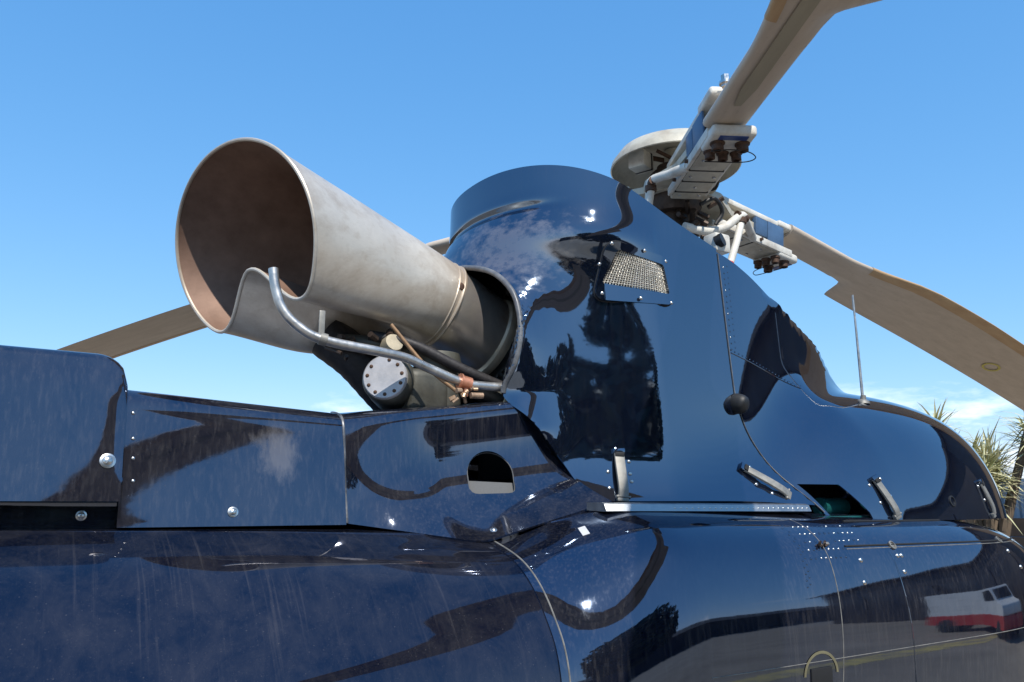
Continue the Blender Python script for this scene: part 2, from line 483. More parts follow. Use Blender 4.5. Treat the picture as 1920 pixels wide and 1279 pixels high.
# ---- upper cowling: forward cowl (mast fairing blending into a round bulge)
def bulge_sd(X, y, z):
    g = sstep(1.30, 1.86, X)
    e = math.sqrt(max(1e-6, 1 - (max(0, X - 2.0) / .92) ** 2))
    w = lerp(.40, .525, g) * e
    eh = max(1e-6, 1 - (max(0, X - 2.0) / .92) ** 3) ** (1 / 3)
    h = lerp(.05, .390, g) * (.12 + .88 * eh)
    a, b = abs(y) / (w * 1.03), max(0, z - 1.575) / (h + .14)
    n = 2.5
    return ((a ** n + b ** n) ** (1 / n) - 1) * min(w, h)
MT = [(1.30, 2.452), (1.47, 2.385), (1.7, 2.313), (1.90, 2.262), (2.06, 2.228), (2.18, 2.17), (2.30, 2.06), (2.37, 1.80)]
MW = [(1.30, .372), (1.47, .362), (1.7, .318), (1.90, .246), (2.06, .182), (2.18, .125), (2.30, .062), (2.37, .008)]
def mast_sd(X, y, z):
    w = table(MW, X) * (1 - .16 * (z - 2.0)); zt = table(MT, X)
    a = abs(y) - w; b = z - zt
    return max(a, b) if (a < 0 or b < 0) else math.hypot(a, b)
def flare_sd(X, y, z):
    w = .375 + .11 * math.exp(-max(0, z - 1.72) / .055)
    return max(abs(y) - w, z - 2.0) if X < 1.6 else 9
def smin(a, b, k):
    h = max(k - abs(a - b), 0) / k
    return min(a, b) - h * h * k * .25
def upper_sd(X, y, z):
    d = bulge_sd(X, y, z)
    if X < 2.37: d = smin(d, mast_sd(X, y, z), .075)
    return d
def upper_pt(X, th):
    dy, dz = math.cos(th), math.sin(th)
    lo, hi = 0.0, 1.2
    for _ in range(19):
        m = (lo + hi) / 2
        if upper_sd(X, m * dy, 1.715 + m * dz) < 0: lo = m
        else: hi = m
    return Vector((X, -lo * dy, 1.715 + lo * dz))
def seam_x(z):
    """where the forward cowl meets the engine cowling"""
    return table([(1.70, 1.655), (1.78, 1.60), (1.86, 1.55), (1.95, 1.50), (2.02, 1.478), (2.40, 1.466)], z)
NX, NTH = 110, 76
rows = []
for i in range(NX + 1):
    u = i / NX; row = []; q = None
    g = math.sin(R_(90 * u)) ** 1.1
    for j in range(NTH + 1):
        th = math.pi / 2 * j / NTH
        if q is None: q = upper_pt(lerp(1.6, 2.9195, g), 0)
        for _ in range(2):
            X = lerp(lerp(seam_x(q.z), 1.47, max(0, u - .5) * 2), 2.9195, g)
            q = upper_pt(X, th)
        row.append(q)
    rows.append(row + [Vector((p.x, -p.y, p.z)) for p in row[-2::-1]])
V, Fc = grid_mesh(rows)
fcowl = hp(mesh_obj('forward_cowling', V, Fc, P_CLEAN, angle=50))

# ---- engine cowling: rear body with an arch over the exhaust
ZT = [(0.90, 2.565), (1.0, 2.548), (1.13, 2.510), (1.23, 2.466), (1.34, 2.424), (1.47, 2.385)]
def hwid(z, X):
    """half width of the engine cowling at height z"""
    w = .372 * (1 - .16 * (z - 2.0)) + .080 * math.exp(-max(0, z - 1.72) / .042)
    return w
def seam_w(z):
    lo, hi = 0.0, .8
    for _ in range(18):
        m = (lo + hi) / 2
        if upper_sd(max(seam_x(z), 1.31), m, min(z, 2.38)) < 0: lo = m
        else: hi = m
    return lo
SEAMW = [seam_w(1.70 + .72 * i / 240) for i in range(242)]
def cowl_pt(s, z):
    """s: 0 at the rear centre line, 1 where the flank begins, 2 at the front seam (starboard)"""
    sg = 1 if s >= 0 else -1; s = abs(s)
    w = hwid(z, 0)
    if s <= 1:
        # a flat rear quarter below, turning into a round rim band above
        k = sstep(2.08, 2.50, z); win = lerp(.05, .008, sstep(.5, 1, s))
        xr0, xr1 = .915, .950
        n = 2.2; ph = s * math.pi / 2
        rx = 1.24 - (1.24 - xr1) * math.cos(ph) ** (2 / n); ry = w * math.sin(ph) ** (2 / n)
        fx = fy = 0
        for d in (-2, -1, 0, 1, 2):
            q = abs(s + d * win); q = min(q, 1.0 + max(0, q - 1))
            if q <= .42:
                ph = q / .42 * math.pi / 2; ax = .962 - (.962 - xr0) * math.cos(ph) ** .8; ay = (w - .112) * math.sin(ph) ** .8
                if s + d * win < 0: ay = -ay
            elif q <= 1: t = (q - .42) / .58; ax = lerp(.962, 1.238, t); ay = lerp(w - .112, w, t)
            else: ax = 1.238 + (q - 1) * .24; ay = w
            fx += ax / 5; fy += ay / 5
        x, y = lerp(fx, rx, k), lerp(fy, ry, k)
        xc = 1.24
    else:
        # the flank: a faint crease where it stops tapering, then on to the forward cowl
        t = s - 1; xc = 1.24; xe = seam_x(z); x = lerp(xc, xe, t); y = lerp(w, SEAMW[int(clamp((z - 1.70) / .72) * 240)], t)
    return Vector((x, -y * sg, z))
def low_curve(t):
    """lower edge in (s, z), t 0 at the rear centre line to 1 at the front seam"""
    pts = [(0, 2.318), (.095, 2.305), (.225, 2.268), (.325, 2.206), (.352, 2.12), (.318, 2.045), (.262, 1.985), (.384, 1.928), (.503, 1.860), (.58, 1.795), (.625, 1.764), (.75, 1.760), (1.0, 1.760), (1.5, 1.760), (2.0, 1.752)]
    n = len(pts) - 1; k = min(n - 1, int(t * n)); f = t * n - k
    P = [Vector(p) for p in pts]
    p1, p2 = P[k], P[k+1]; p0 = P[k-1] if k else Vector((-P[1].x, P[1].y)); p3 = P[k+2] if k + 2 <= n else p2*2 - p1
    return 0.5 * ((2*p1) + (p2-p0)*f + (2*p0-5*p1+4*p2-p3)*f*f + (-p0+3*p1-3*p2+p3)*f**3)
def low_dist(s, z):
    return min((math.hypot((s - q.x) * .34, z - q.y) for q in LOWS))
LOWS = [low_curve(i / 60 * .52) for i in range(61)]
def top_z(x): return table(ZT, x)
def cowl_surf(t, v):
    sgn = 1 if t >= 0 else -1; t = abs(t)
    a = low_curve(t)
    # the upper edge is spread more evenly
    st = 2.0 * t ** 1.15
    x = cowl_pt(st, 2.5).x
    zt = top_z(x)
    s = lerp(a.x, st, sstep(0, 1, v) * .6 + v * .4); z = lerp(a.y, zt, v)
    p = cowl_pt(s, z)
    e = 1e-3
    du = cowl_pt(s + e, z) - cowl_pt(max(0, s - e), z); dz = cowl_pt(s, z + e) - cowl_pt(s, z - e)
    n = du.cross(dz).normalized()
    if n.x > 0.3 or n.y > 0.2: n = -n
    # hood lip flaring out round the exhaust arch
    rear = 1 - sstep(.75, 1.15, s)
    d = low_dist(s, z)
    off = .030 * math.exp(-(d / .040) ** 1.3) * rear * sstep(1.80, 2.0, a.y)
    # hood swell and the crease under the rim band
    zc = 2.452 - .02 * s
    off += rear * (.020 * math.exp(-((z - (zc - .075)) / .055) ** 2) - .010 * (1 - sstep(.30, .62, s)) * math.exp(-((z - zc) / .012) ** 2))
    p = p + n * off
    p.y *= sgn
    return p
NT_, NV_ = 150, 90
rows = []
for i in range(-NT_, NT_ + 1):
    rows.append([cowl_surf(i / NT_, j / NV_) for j in range(NV_ + 1)])
V, Fc = grid_mesh(rows)
cowl = hp(mesh_obj('engine_cowling', V, Fc, P_COWL, angle=50))
solid(cowl, .006); bake(cowl); cowl.data.shade_smooth(); cowl.data.set_sharp_from_angle(angle=R_(50))
# top lid of the cowling, a little below its rim, and the top of the forward fairing
rim = [cowl_surf(i / NT_, .985) for i in range(-NT_, NT_ + 1, 3)]
V = [Vector((p.x + (1.3 - p.x) * .012, p.y * .988, p.z)) for p in rim]
cv = len(V); V += [Vector((p.x, 0, p.z + .004)) for p in V]
Fc = [(i, i + 1, cv + i + 1, cv + i) for i in range(cv - 1)]
lid = hp(mesh_obj('cowling_lid', V, Fc, P_CLEAN))

lipc = [cowl_surf(t / 90 * .425, .004) for t in range(-90, 91)]
for _ in range(12): lipc = [lipc[0]] + [(lipc[i-1] + lipc[i] * 2 + lipc[i+1]) / 4 for i in range(1, len(lipc) - 1)] + [lipc[-1]]
bm = bmesh.new(); add_tube(bm, lipc, .0066, 10)
lip = sub(bm_obj('arch_lip', bm, simple('scuffed_grey_lip', (.10, .105, .115), .42, .1, .4, 30, .2, (.35, .35, .35), .5)), cowl)
# ---- exhaust pipe
def pipe_frame(c, yaw, tilt, rh, ru):
    n = Vector((-math.cos(tilt) * math.cos(yaw), -math.cos(tilt) * math.sin(yaw), math.sin(tilt)))
    h = Vector((-math.sin(yaw), math.cos(yaw), 0)); u = n.cross(h)
    if u.z < 0: u = -u
    return c, h, u, rh, ru
PS = [  # t, centre, yaw, tilt, r across, r up, dent
 (0, (.382, 0, 2.303), .36, -.25, .243, .215, .70),
 (.35, (.56, 0, 2.276), .20, -.08, .184, .180, .62),
 (.7, (.73, 0, 2.250), .06, .10, .138, .140, .36),
 (1.0, (.872, 0, 2.224), 0, .34, .106, .106, .0),
]
def pipe_at(t):
    g = lambda f: table([(p[0], f(p)) for p in PS], t)
    return pipe_frame(Vector((g(lambda p: p[1][0]), g(lambda p: p[1][1]), g(lambda p: p[1][2]))), g(lambda p: p[2]), g(lambda p: p[3]), g(lambda p: p[4]), g(lambda p: p[5])) + (g(lambda p: p[6]),)
def pipe_pt(t, th, inset=0.0):
    c, h, u, rh, ru, A = pipe_at(t)
    # th from the starboard side (-h) ; dent near the bottom
    td = R_(-86)
    d = (th - td + math.pi) % (2 * math.pi) - math.pi
    lift = A * math.exp(-(abs(d) / R_(19 if d < 0 else 26)) ** 2.0)
    db = (th - R_(-116) + math.pi) % (2 * math.pi) - math.pi
    k = 1 + .20 * math.sin(math.pi * clamp(t)) ** 1.5 * math.exp(-(db / R_(24)) ** 2)
    dd = (th - R_(-44) + math.pi) % (2 * math.pi) - math.pi
    k += .05 * (1 - clamp(t)) * math.exp(-(dd / R_(16)) ** 2)
    return c - h * (rh * k - inset) * math.cos(th) + u * ((ru * k - inset) * math.sin(th) + lift * ru)
NP, NC = 60, 128
outer = [[pipe_pt(i / NP, 2 * math.pi * j / NC) for j in range(NC)] for i in range(NP + 1)]
inner = [[pipe_pt(i / NP, 2 * math.pi * j / NC, .0035) for j in range(NC)] for i in range(NP + 1)]
V, Fc = grid_mesh(outer, closed_v=True)
pipe = hp(mesh_obj('exhaust_pipe', V, Fc, M_EXH))
V, Fc = grid_mesh(inner, closed_v=True)
pin = sub(mesh_obj('pipe_lining', V, Fc, M_EXHIN, pipe), pipe)
def ring_path(t, inset=0): return [pipe_pt(t, 2 * math.pi * j / NC, inset) for j in range(NC + 1)]
bm = bmesh.new(); add_tube(bm, ring_path(.004, .0015), .0042, 8, caps=False)
sub(bm_obj('rolled_rim', bm, M_EXH), pipe)
bm = bmesh.new(); add_tube(bm, ring_path(.985), .0045, 8, caps=False)
sub(bm_obj('weld_seam', bm, M_EXH), pipe)
bm = bmesh.new(); add_tube(bm, ring_path(.952), .0022, 6, caps=False); sub(bm_obj('swage_line', bm, M_EXH), pipe)
# elbow down to the engine flange
EB = [((.872, 0, 2.224), .34, .1045), ((.905, 0, 2.210), .42, .103), ((.94, 0, 2.192), .45, .101), ((.975, 0, 2.175), .40, .101), ((1.015, 0, 2.155), .35, .099)]
rows = []
for i in range(33):
    t = i / 32 * 4; k = min(3, int(t)); f_ = t - k
    c = Vector(EB[k][0]).lerp(Vector(EB[k+1][0]), f_); til = lerp(EB[k][1], EB[k+1][1], f_); r = lerp(EB[k][2], EB[k+1][2], f_)
    cc, h, u, _, _ = pipe_frame(c, 0, til, 0, 0)
    rows.append([cc + h * r * math.cos(2*math.pi*j/96) + u * r * math.sin(2*math.pi*j/96) for j in range(96)])
V, Fc = grid_mesh(rows, closed_v=True)
elbow = hp(mesh_obj('exhaust_elbow', V, Fc, M_ELBOW))
# ---- rotor hub position
HUB = Vector((1.66, 0, 2.68))
# ---- rotor blades
def blade(name, az, droop, pitch, label, zoff=0):
    """local x runs out along the blade, -y towards the leading edge, z up"""
    R0, R1 = .50, 5.2
    rows = []
    st = [R0 + .012 * i for i in range(45)] + [R0 + .54 + .12 * i for i in range(36)]
    for r in st:
        cl = table([(R0, .066), (.80, .068), (.95, .084), (1.25, .140), (1.6, .155)], r)       # leading edge from the axis
        ct = table([(R0, .048), (.80, .050), (.935, .062), (.936, .063), (.985, .16), (1.2, .165)], r)
        th = table([(R0, .046), (.8, .040), (1.2, .028), (2.0, .022)], r)
        ring = []
        N = 28
        for k in range(N):
            a = 2 * math.pi * k / N
            cx = math.cos(a); y = -cl * cx if cx > 0 else -ct * cx
            sh = math.sin(a)
            tt = th * (abs(sh) ** .8) * (1 if cx > 0 else (1 - .8 * abs(cx) ** 1.5 * sstep(.84, .9, r)))
            z = math.copysign(tt * .5, sh)
            z += y * math.tan(pitch)
            ring.append(Vector((r, y, z - droop[0] * (r - .4) - droop[1] * r * r)))
        rows.append(ring)
    V, Fc = grid_mesh(rows, closed_v=True)
    N = 28; Fc.append(tuple(range(N))); Fc.append(tuple(range(len(V) - N, len(V))))
    o = mesh_obj(name, V, Fc, M_BLADE, angle=50)
    o['label'] = label
    # leading edge strip, coloured as the sunlit edge
    rows = []
    for r in st[36:]:
        cl = table([(R0, .066), (.80, .068), (.95, .084), (1.25, .140), (1.6, .155)], r)
        th = table([(R0, .046), (.8, .040), (1.2, .028), (2.0, .022)], r)
        ring = []
        for k in range(13):
            a = R_(-44 + 88 * k / 12)
            y = -(cl + .0012) * math.cos(a); z = math.copysign((th * .5 + .0012) * abs(math.sin(a)) ** .8, math.sin(a)) + y * math.tan(pitch)
            ring.append(Vector((r, y, z - droop[0] * (r - .4) - droop[1] * r * r)))
        rows.append(ring)
    V, Fc = grid_mesh(rows)
    le = mesh_obj('leading_edge_strip', V, Fc, M_BLADELE, o)
    M = Matrix.Translation(HUB + Vector((0, 0, zoff))) @ Matrix.Rotation(R_(az), 4, 'Z')
    o.parent = heli; o.matrix_parent_inverse = HM; o.matrix_basis = M
    return o
b1 = blade('rotor_blade', -118, (-.02, .01), R_(6), 'rotor blade reaching out overhead above the camera')
b2 = blade('rotor_blade', 2, (.15, .02), R_(-6), 'rotor blade pointing forward over the antenna rod')
b3 = blade('rotor_blade', 122, (.06, .021), R_(-6), 'rotor blade passing behind the exhaust pipe')


# recessed channel along the underside of the overhead blade
def blade_strip(b, r0, r1, y0, y1, droop, pitch, mat, name):
    V = []; n = 24
    for i in range(n + 1):
        r = lerp(r0, r1, i / n)
        th = table([(.5, .046), (.8, .040), (1.2, .028), (2.0, .022)], r)
        e = 1 - .55 * sstep(r0 + .05, r0, r)
        ym = (y0 + y1) / 2
        for y in (lerp(ym, y0, e), lerp(ym, y1, e)):
            V.append(Vector((r, y, -th * .5 - .0015 + y * math.tan(pitch) - droop[0] * (r - .4) - droop[1] * r * r)))
    o = mesh_obj(name, V, [(2*i, 2*i+1, 2*i+3, 2*i+2) for i in range(n)], mat, b, smooth=False)
    return o
blade_strip(b1, .62, 2.4, -.042, -.004, (-.02, .01), R_(6), M_BLADEIN, 'recessed_channel')
ring = [Vector((1.98 + .055 * math.cos(2*math.pi*k/32), .03 + .03 * math.sin(2*math.pi*k/32), 0)) for k in range(33)]
bm = bmesh.new()
for k in range(32):
    q = []
    for kk, s_ in ((k, 1), (k+1, 1), (k+1, .74), (k, .74)):
        a = 2*math.pi*kk/32; r = 1.98 + .050*s_*math.cos(a); y = .03 + .032*s_*math.sin(a)
        q.append(bm.verts.new((r, y, -.0135 + y*math.tan(R_(-6)) - .15*(r-.4) - .02*r*r)))
    bm.faces.new(q)
bm_obj('yellow_ring_mark', bm, M_YELLOW, b2, smooth=False)

# ---- tail drive shaft covers
def cover(name, x0, x1, prof, mat, n=24, close=True, drop=None):
    """prof: starboard half profile (half width, z) from the foot to the top centre"""
    half = catmull([Vector((y, z)) for y, z in prof], 6)
    rows = []
    for i in range(n + 1):
        X = lerp(x0, x1, i / n)
        k = 1.0
        half_ = [Vector((p.x, p.y + (drop(X) if drop else 0) * sstep(1.75, 1.93, p.y))) for p in half]
        rows.append([Vector((X, -p.x, p.y)) for p in half_] + [Vector((X, p.x, p.y)) for p in half_[-2::-1]])
    V, Fc = grid_mesh(rows); w = len(rows[0])
    if close: Fc.append(tuple(range(len(V) - w, len(V)))); Fc.append(tuple(range(w)))
    return hp(mesh_obj(name, V, Fc, mat, angle=35))
BIGP = [(.266, 1.757), (.258, 1.80), (.240, 1.90), (.232, 1.945), (.224, 1.975), (.215, 1.995), (.185, 2.003), (.10, 2.010), (0, 2.012)]
big = cover('shaft_cover', -1.6, .168, BIGP, P_FAIR, n=220, drop=lambda X: -.045 * (1 - math.sqrt(max(0, 1 - clamp((X - .118) / .05) ** 2))) )
tag(big, 'tall navy drive shaft cover at the left edge')
flange = cover('cover_flange', -1.6, .172, [(.232, 1.700), (.232, 1.72), (.231, 1.75), (.230, 1.80), (.15, 1.81), (0, 1.81)], P_FAIR)
SMALLP = [(.249, 1.716), (.242, 1.75), (.223, 1.85), (.214, 1.895), (.208, 1.920), (.190, 1.936), (.165, 1.942), (.09, 1.948), (0, 1.950)]
small = cover('shaft_fairing', .1685, .552, SMALLP, P_SCUFF, drop=lambda X: lerp(.006, -.012, (X - .17) / .38))
tag(small, 'low navy fairing panel with a pale scuff between the shaft cover and the engine')

# ---- engine fairing with the D-shaped hole
def fair_T(u): return Vector((.548, -.192, 1.922)).lerp(Vector((.945, -.245, 1.972)), u)
def fair_B(u):
    a, m, c = Vector((.552, -.236, 1.719)), Vector((.779, -.362, 1.684)), Vector((1.065, -.392, 1.760))
    k = .46; w = .05
    if u < k - w: return a.lerp(m, u / k)
    if u > k + w: return m.lerp(c, (u - k) / (1 - k))
    p0 = a.lerp(m, (k - w) / k); p1 = m.lerp(c, w / (1 - k)); t = (u - k + w) / (2*w)
    return p0.lerp(m, t).lerp(m.lerp(p1, t), t)
def fair_pt(u, v):
    T, B = fair_T(u), fair_B(u)
    if v < 0:                                   # over the top to the centre line, v -1..0
        k = -v
        return Vector((T.x, T.y * (1 - k) ** 1.0, T.z + .010 * (1 - (1 - min(1, k * 3)) ** 2)))
    rr = .10
    y = lerp(T.y, B.y, lerp(v, v ** 3.4, sstep(0, .45, u)))
    p = Vector((lerp(T.x, B.x, v), y, lerp(T.z, B.z, v)))
    if v < rr: p.y = lerp(T.y, p.y, 1); p.y -= .012 * (1 - (1 - v / rr) ** 2) * 1
    else: p.y -= .012 * (1 - sstep(rr, .8, v))
    return p
rows = []
for i in range(61):
    u = i / 60
    half = [fair_pt(u, -1 + j / 20) for j in range(20)] + [fair_pt(u, (j / 50)) for j in range(51)]
    rows.append(half[::-1] + [Vector((p.x, -p.y, p.z)) for p in half[1:]])
V, Fc = grid_mesh(rows)
fair = hp(mesh_obj('engine_fairing', V, Fc, P_FAIR, angle=45))
tag(fair, 'navy fairing below the exhaust with a D-shaped hole')
solid(fair, .004); bake(fair)
# cutter for the D-shaped hole
_bm = bmesh.new(); _bm.from_mesh(fair.data); _t = BVHTree.FromBMesh(_bm); _bm.free()
dc, dn, _i, _d = _t.ray_cast(Vector((.810, -.70, 1.792)), Vector((.075, .70, .03)).normalized())
if dn.y > 0: dn = -dn
def d_outline(k=1.0, low=-.042):
    p = [(.050 * k * math.cos(math.pi * i / 16), .004 + .048 * k * math.sin(math.pi * i / 16)) for i in range(17)]
    return p + rounded([(-.050 * k, .004), (-.049 * k, low), (.049 * k, low), (.050 * k, .004)], .018)[5:15]
poly = d_outline()
bm = bmesh.new(); add_prism(bm, poly, .10, at(dc, dn))
bmesh.ops.recalc_face_normals(bm, faces=bm.faces)
me = bpy.data.meshes.new('cutter'); bm.to_mesh(me); bm.free()
ct = bpy.data.objects.new('cutter', me); link(ct)
HOLE = (dc, dn)
cut(fair, ct)

bm = bmesh.new(); add_tube(bm, [fair_pt(.008, -.25 + .25 * j / 8) + Vector((0, -.001, .001)) for j in range(8)] + [fair_pt(.008, j / 30) + Vector((.001, -.001, 0)) for j in range(31)], .0030, 8)
sub(bm_obj('corner_highlight', bm, simple('highlight_bead', (.07, .075, .085), .35, .2, .4, 30, .1, (.40, .40, .40), .5)), fair)  # lighter bead puts the bright highlight along the fairing corner
# thin rim round the hole and the grey gasket behind its lower part
sub(bm_obj('hole_edge', (lambda bm: (add_tube(bm, [at(dc, dn) @ Vector((x, y, .0005)) for x, y in d_outline() + d_outline()[:1]], .0011, 6, caps=False), bm)[1])(bmesh.new()), M_GREYGASKET), fair)
bm = bmesh.new(); add_prism(bm, rounded([(-.054, -.046), (.054, -.046), (.054, -.012), (-.054, -.008)], .004), .003, at(dc - dn * .010, dn))
sub(bm_obj('gasket_strip', bm, M_GREYGASKET, smooth=False), fair)

# ---- surface lookups for small fittings
def tree(o):
    bm = bmesh.new(); bm.from_mesh(o.data); t = BVHTree.FromBMesh(bm); bm.free(); return t
BV = {o.name: tree(o) for o in (cowl, fcowl, fus, fair, small, big, flange, boom)}
def flank(o, X, z):
    """point and outward normal on the starboard side of a panel at (X, z)"""
    h, n, i, d = BV[o.name].ray_cast(Vector((X, -2, z)), Vector((0, 1, 0)))
    if h is None:
        h, n, i, d = BV[o.name].find_nearest(Vector((X, -.5, z)))
    if n.y > 0: n = -n
    return h, n
def near(o, p):
    h, n, i, d = BV[o.name].find_nearest(Vector(p))
    if n.y > 0.2: n = -n
    return h, n

# ---- screws and rivets: one mesh each, shared
bm = bmesh.new()
add_lathe(bm, [(1.0, 0), (1.0, .14), (.72, .20), (.70, .12), (.62, .12), (.60, .30), (.40, .44), (.0, .48)], seg=20)
add_box(bm, (.95, .13, .10), Matrix.Translation((0, 0, .45)))
me_screw = bpy.data.meshes.new('screw'); bm.to_mesh(me_screw); bm.free(); me_screw.materials.append(M_STEEL); me_screw.shade_smooth(); me_screw.set_sharp_from_angle(angle=R_(40))
def dome_mesh(mat, name):
    bm = bmesh.new(); add_lathe(bm, [(1.0, -.1), (.97, .12), (.75, .38), (.4, .52), (0, .56)], seg=10)
    me = bpy.data.meshes.new(name); bm.to_mesh(me); bm.free(); me.materials.append(mat); me.shade_smooth(); return me
me_rivet = dome_mesh(M_STEEL, 'rivet'); me_privet = dome_mesh(P_CLEAN, 'painted_rivet')
def stud(parent, p, n, r, me=me_rivet, name='rivet', spin=0):
    o = bpy.data.objects.new(name, me); link(o); o.parent = parent
    o.matrix_basis = at(p, n, spin=spin) @ Matrix.Scale(r, 4)
    return o
for pt, prt, r in (((.145, -.247, 1.819), big, .0120), ((.348, -.231, 1.737), small, .0090), ((.540, -.231, 1.737), small, .0085), ((.806, -.355, 1.723), fair, .0072), ((.118, -.231, 1.735), flange, .0080)):
    h, n = near(prt, pt); stud(prt, h, n, r, me_screw, 'screw', random.random() * 3)
for z in (1.903, 1.860, 1.827, 1.790):
    h, n = flank(small, .181 + (1.9 - z) * .06, z); stud(small, h, n, .0034)

# ---- aluminium strip along the deck edge
V = []
xs = [1.0 + .565 * i / 20 for i in range(21)]
for X in xs:
    q = body_pt(X, 2.0, .004)
    yo = q.y - .004
    tail = .004 * sstep(1.53, 1.565, X)
    for dy, dz in ((.05, .0125), (.004, .0125), (-.005, .0095), (-.0115, -.004), (-.009, -.0055), (.05, -.003)):
        V.append(Vector((X, yo + dy, 1.7445 - .004 * (X - 1.0) + dz)))
Fc = [(6*i+k, 6*i+(k+1) % 6, 6*i+6+(k+1) % 6, 6*i+6+k) for i in range(20) for k in range(6)] + [tuple(range(6)), tuple(range(120, 126))]
strip = hp(mesh_obj('deck_edge_strip', V, Fc, M_ALU, angle=30))
for k in range(26):
    X = 1.16 + .0158 * k
    q = body_pt(X, 2.0, .004)
    stud(strip, (X, q.y - .0120, 1.7470 - .004 * (X - 1)), (0, -.93, .36), .0026)

# ---- latches
def latch(top, bot, n0, n1, prt, w=.013, rivets=()):
    top, bot, n0, n1 = Vector(top), Vector(bot), Vector(n0).normalized(), Vector(n1).normalized()
    L = (bot - top); d = L.normalized()
    path = [top + n0 * .005, top.lerp(bot, .25) + n0 * .007, top.lerp(bot, .55) + n0.lerp(n1, .5) * .009, top.lerp(bot, .82) + n1 * .009, bot + n1 * .005]
    path = catmull(path, 4); ups = [n0.lerp(n1, i / (len(path) - 1)) for i in range(len(path))]
    bm = bmesh.new(); add_sweep(bm, path, rounded([(-w, -.003), (w, -.003), (w * .92, .0035), (-w * .92, .0035)], .002, 2), ups)
    o = sub(bm_obj('latch', bm, M_LATCH), prt)
    # slot and hook at the head, base lug at the foot
    bm = bmesh.new(); add_box(bm, (w * 1.7, .010, .004), at(top + n0 * .0095 + d * .004, n0, -d), .001)
    sub(bm_obj('latch_slot', bm, M_BLACK), prt)
    bm = bmesh.new(); add_box(bm, (w * 2.2, .012, .012), at(top - d * .004 + n0 * .004, n0, -d), .002); sub(bm_obj('latch_hook', bm, P_CLEAN), prt)
    bm = bmesh.new(); add_box(bm, (w * 2.3, .014, .010), at(bot + n1 * .001 + d * .003, n1, -d), .002)
    add_cyl(bm, .0028, .0028, w * 2.8, at(bot + n1 * .005, n1, -d) @ Matrix.Rotation(R_(90), 4, 'Y'), 10)
    sub(bm_obj('latch_lug', bm, M_LATCH), prt)
    side = d.cross(n0).normalized()
    for a, b in rivets:
        h, n = near(prt, top.lerp(bot, a) + side * b); stud(prt, h, n, .0046)
    return o
RV = ((.18, -.023), (.45, -.024), (.62, -.026), (.42, .025), (.78, .025))
h, n = flank(cowl, 1.130, 1.862); h2, n2 = flank(cowl, 1.118, 1.768)
latch(h, h2, n, (-.2, -.95, .2), cowl, .0120, RV)
h, n = flank(cowl, 1.462, 1.835); h2 = flank(cowl, 1.550, 1.776)[0]
latch(h, h2, n, (0, -.95, .3), cowl, .0100, ((.15, -.02), (.6, -.022), (.35, .02), (.7, .022)))
h, n = flank(fcowl, 1.792, 1.811); h2, n2 = flank(fcowl, 1.822, 1.728)
latch(h, h2 + Vector((0, -.004, 0)), n, n2, fcowl, .0100, ((.05, -.022), (.05, .022), (.55, -.022), (.55, .022)))
h, n = flank(fcowl, 2.316, 1.812); h2, n2 = flank(fcowl, 2.338, 1.728)
latch(h, h2, n, n2, fcowl, .0100, ((.05, -.02), (.05, .02), (.5, -.02), (.5, .02)))

# ---- screened vent in the cowling flank
def on_cowl(X, z, off):
    h, n = flank(cowl, X, z); return h + n * off
OUT = rounded([(1.114, 2.347), (1.287, 2.322), (1.291, 2.205), (1.094, 2.205)], .030, 6)
OUT = [p for p in OUT]
INN = rounded([(1.140, 2.326), (1.264, 2.303), (1.277, 2.233), (1.112, 2.246)], .008, 6)
N = len(OUT); V = []
for (a, b) in OUT: V.append(on_cowl(a, b, -.001))
for (a, b) in OUT: V.append(on_cowl(lerp(a, 1.2, .016), lerp(b, 2.275, .02), .0090))
for (a, b) in INN: V.append(on_cowl(a, b, .0085))
for (a, b) in INN: V.append(on_cowl(a, b, .0005))
Fc = [(r*N+i, r*N+(i+1) % N, (r+1)*N+(i+1) % N, (r+1)*N+i) for r in range(3) for i in range(N)]
vent = sub(mesh_obj('vent_frame', V, Fc, P_CLEAN, angle=30), cowl)
bm = bmesh.new(); add_tube(bm, [on_cowl(a, b, .001) for a, b in OUT + OUT[:1]], .0022, 6, caps=False); sub(bm_obj('vent_gap_line', bm, M_RUBBER), cowl)  # dark gap line added round the frame so its edge shows
V = [on_cowl(a, b, .0006) for a, b in INN]
sub(mesh_obj('vent_backing', V, [tuple(range(N))], M_BLACK, smooth=False), cowl)
bm = bmesh.new()
TL, TR, BR, BL = (1.1405, 2.3255), (1.2635, 2.3025), (1.2765, 2.2335), (1.1125, 2.2465)
def bil(u, v):
    a = (lerp(TL[0], TR[0], u), lerp(TL[1], TR[1], u)); b = (lerp(BL[0], BR[0], u), lerp(BL[1], BR[1], u))
    return lerp(a[0], b[0], v), lerp(a[1], b[1], v)
NU_, NV2 = 26, 15
for i in range(1, NU_):
    add_tube(bm, [on_cowl(*bil(i / NU_, k / 30), .0022 + .0009 * math.cos(math.pi * k * NV2 / 30 + math.pi * i)) for k in range(31)], .00115, 4, caps=False)
for j in range(1, NV2):
    add_tube(bm, [on_cowl(*bil(k / 52, j / NV2), .0022 - .0009 * math.cos(math.pi * k * NU_ / 52 + math.pi * j)) for k in range(53)], .00115, 4, caps=False)
sub(bm_obj('wire_mesh', bm, M_WIRE), cowl)['kind'] = 'stuff'
for a, b in ((1.124, 2.337), (1.206, 2.329), (1.273, 2.314), (1.106, 2.290), (1.113, 2.222), (1.199, 2.215), (1.280, 2.213)):
    h, n = flank(cowl, a, b); stud(cowl, h + n * .0086, n, .0046)

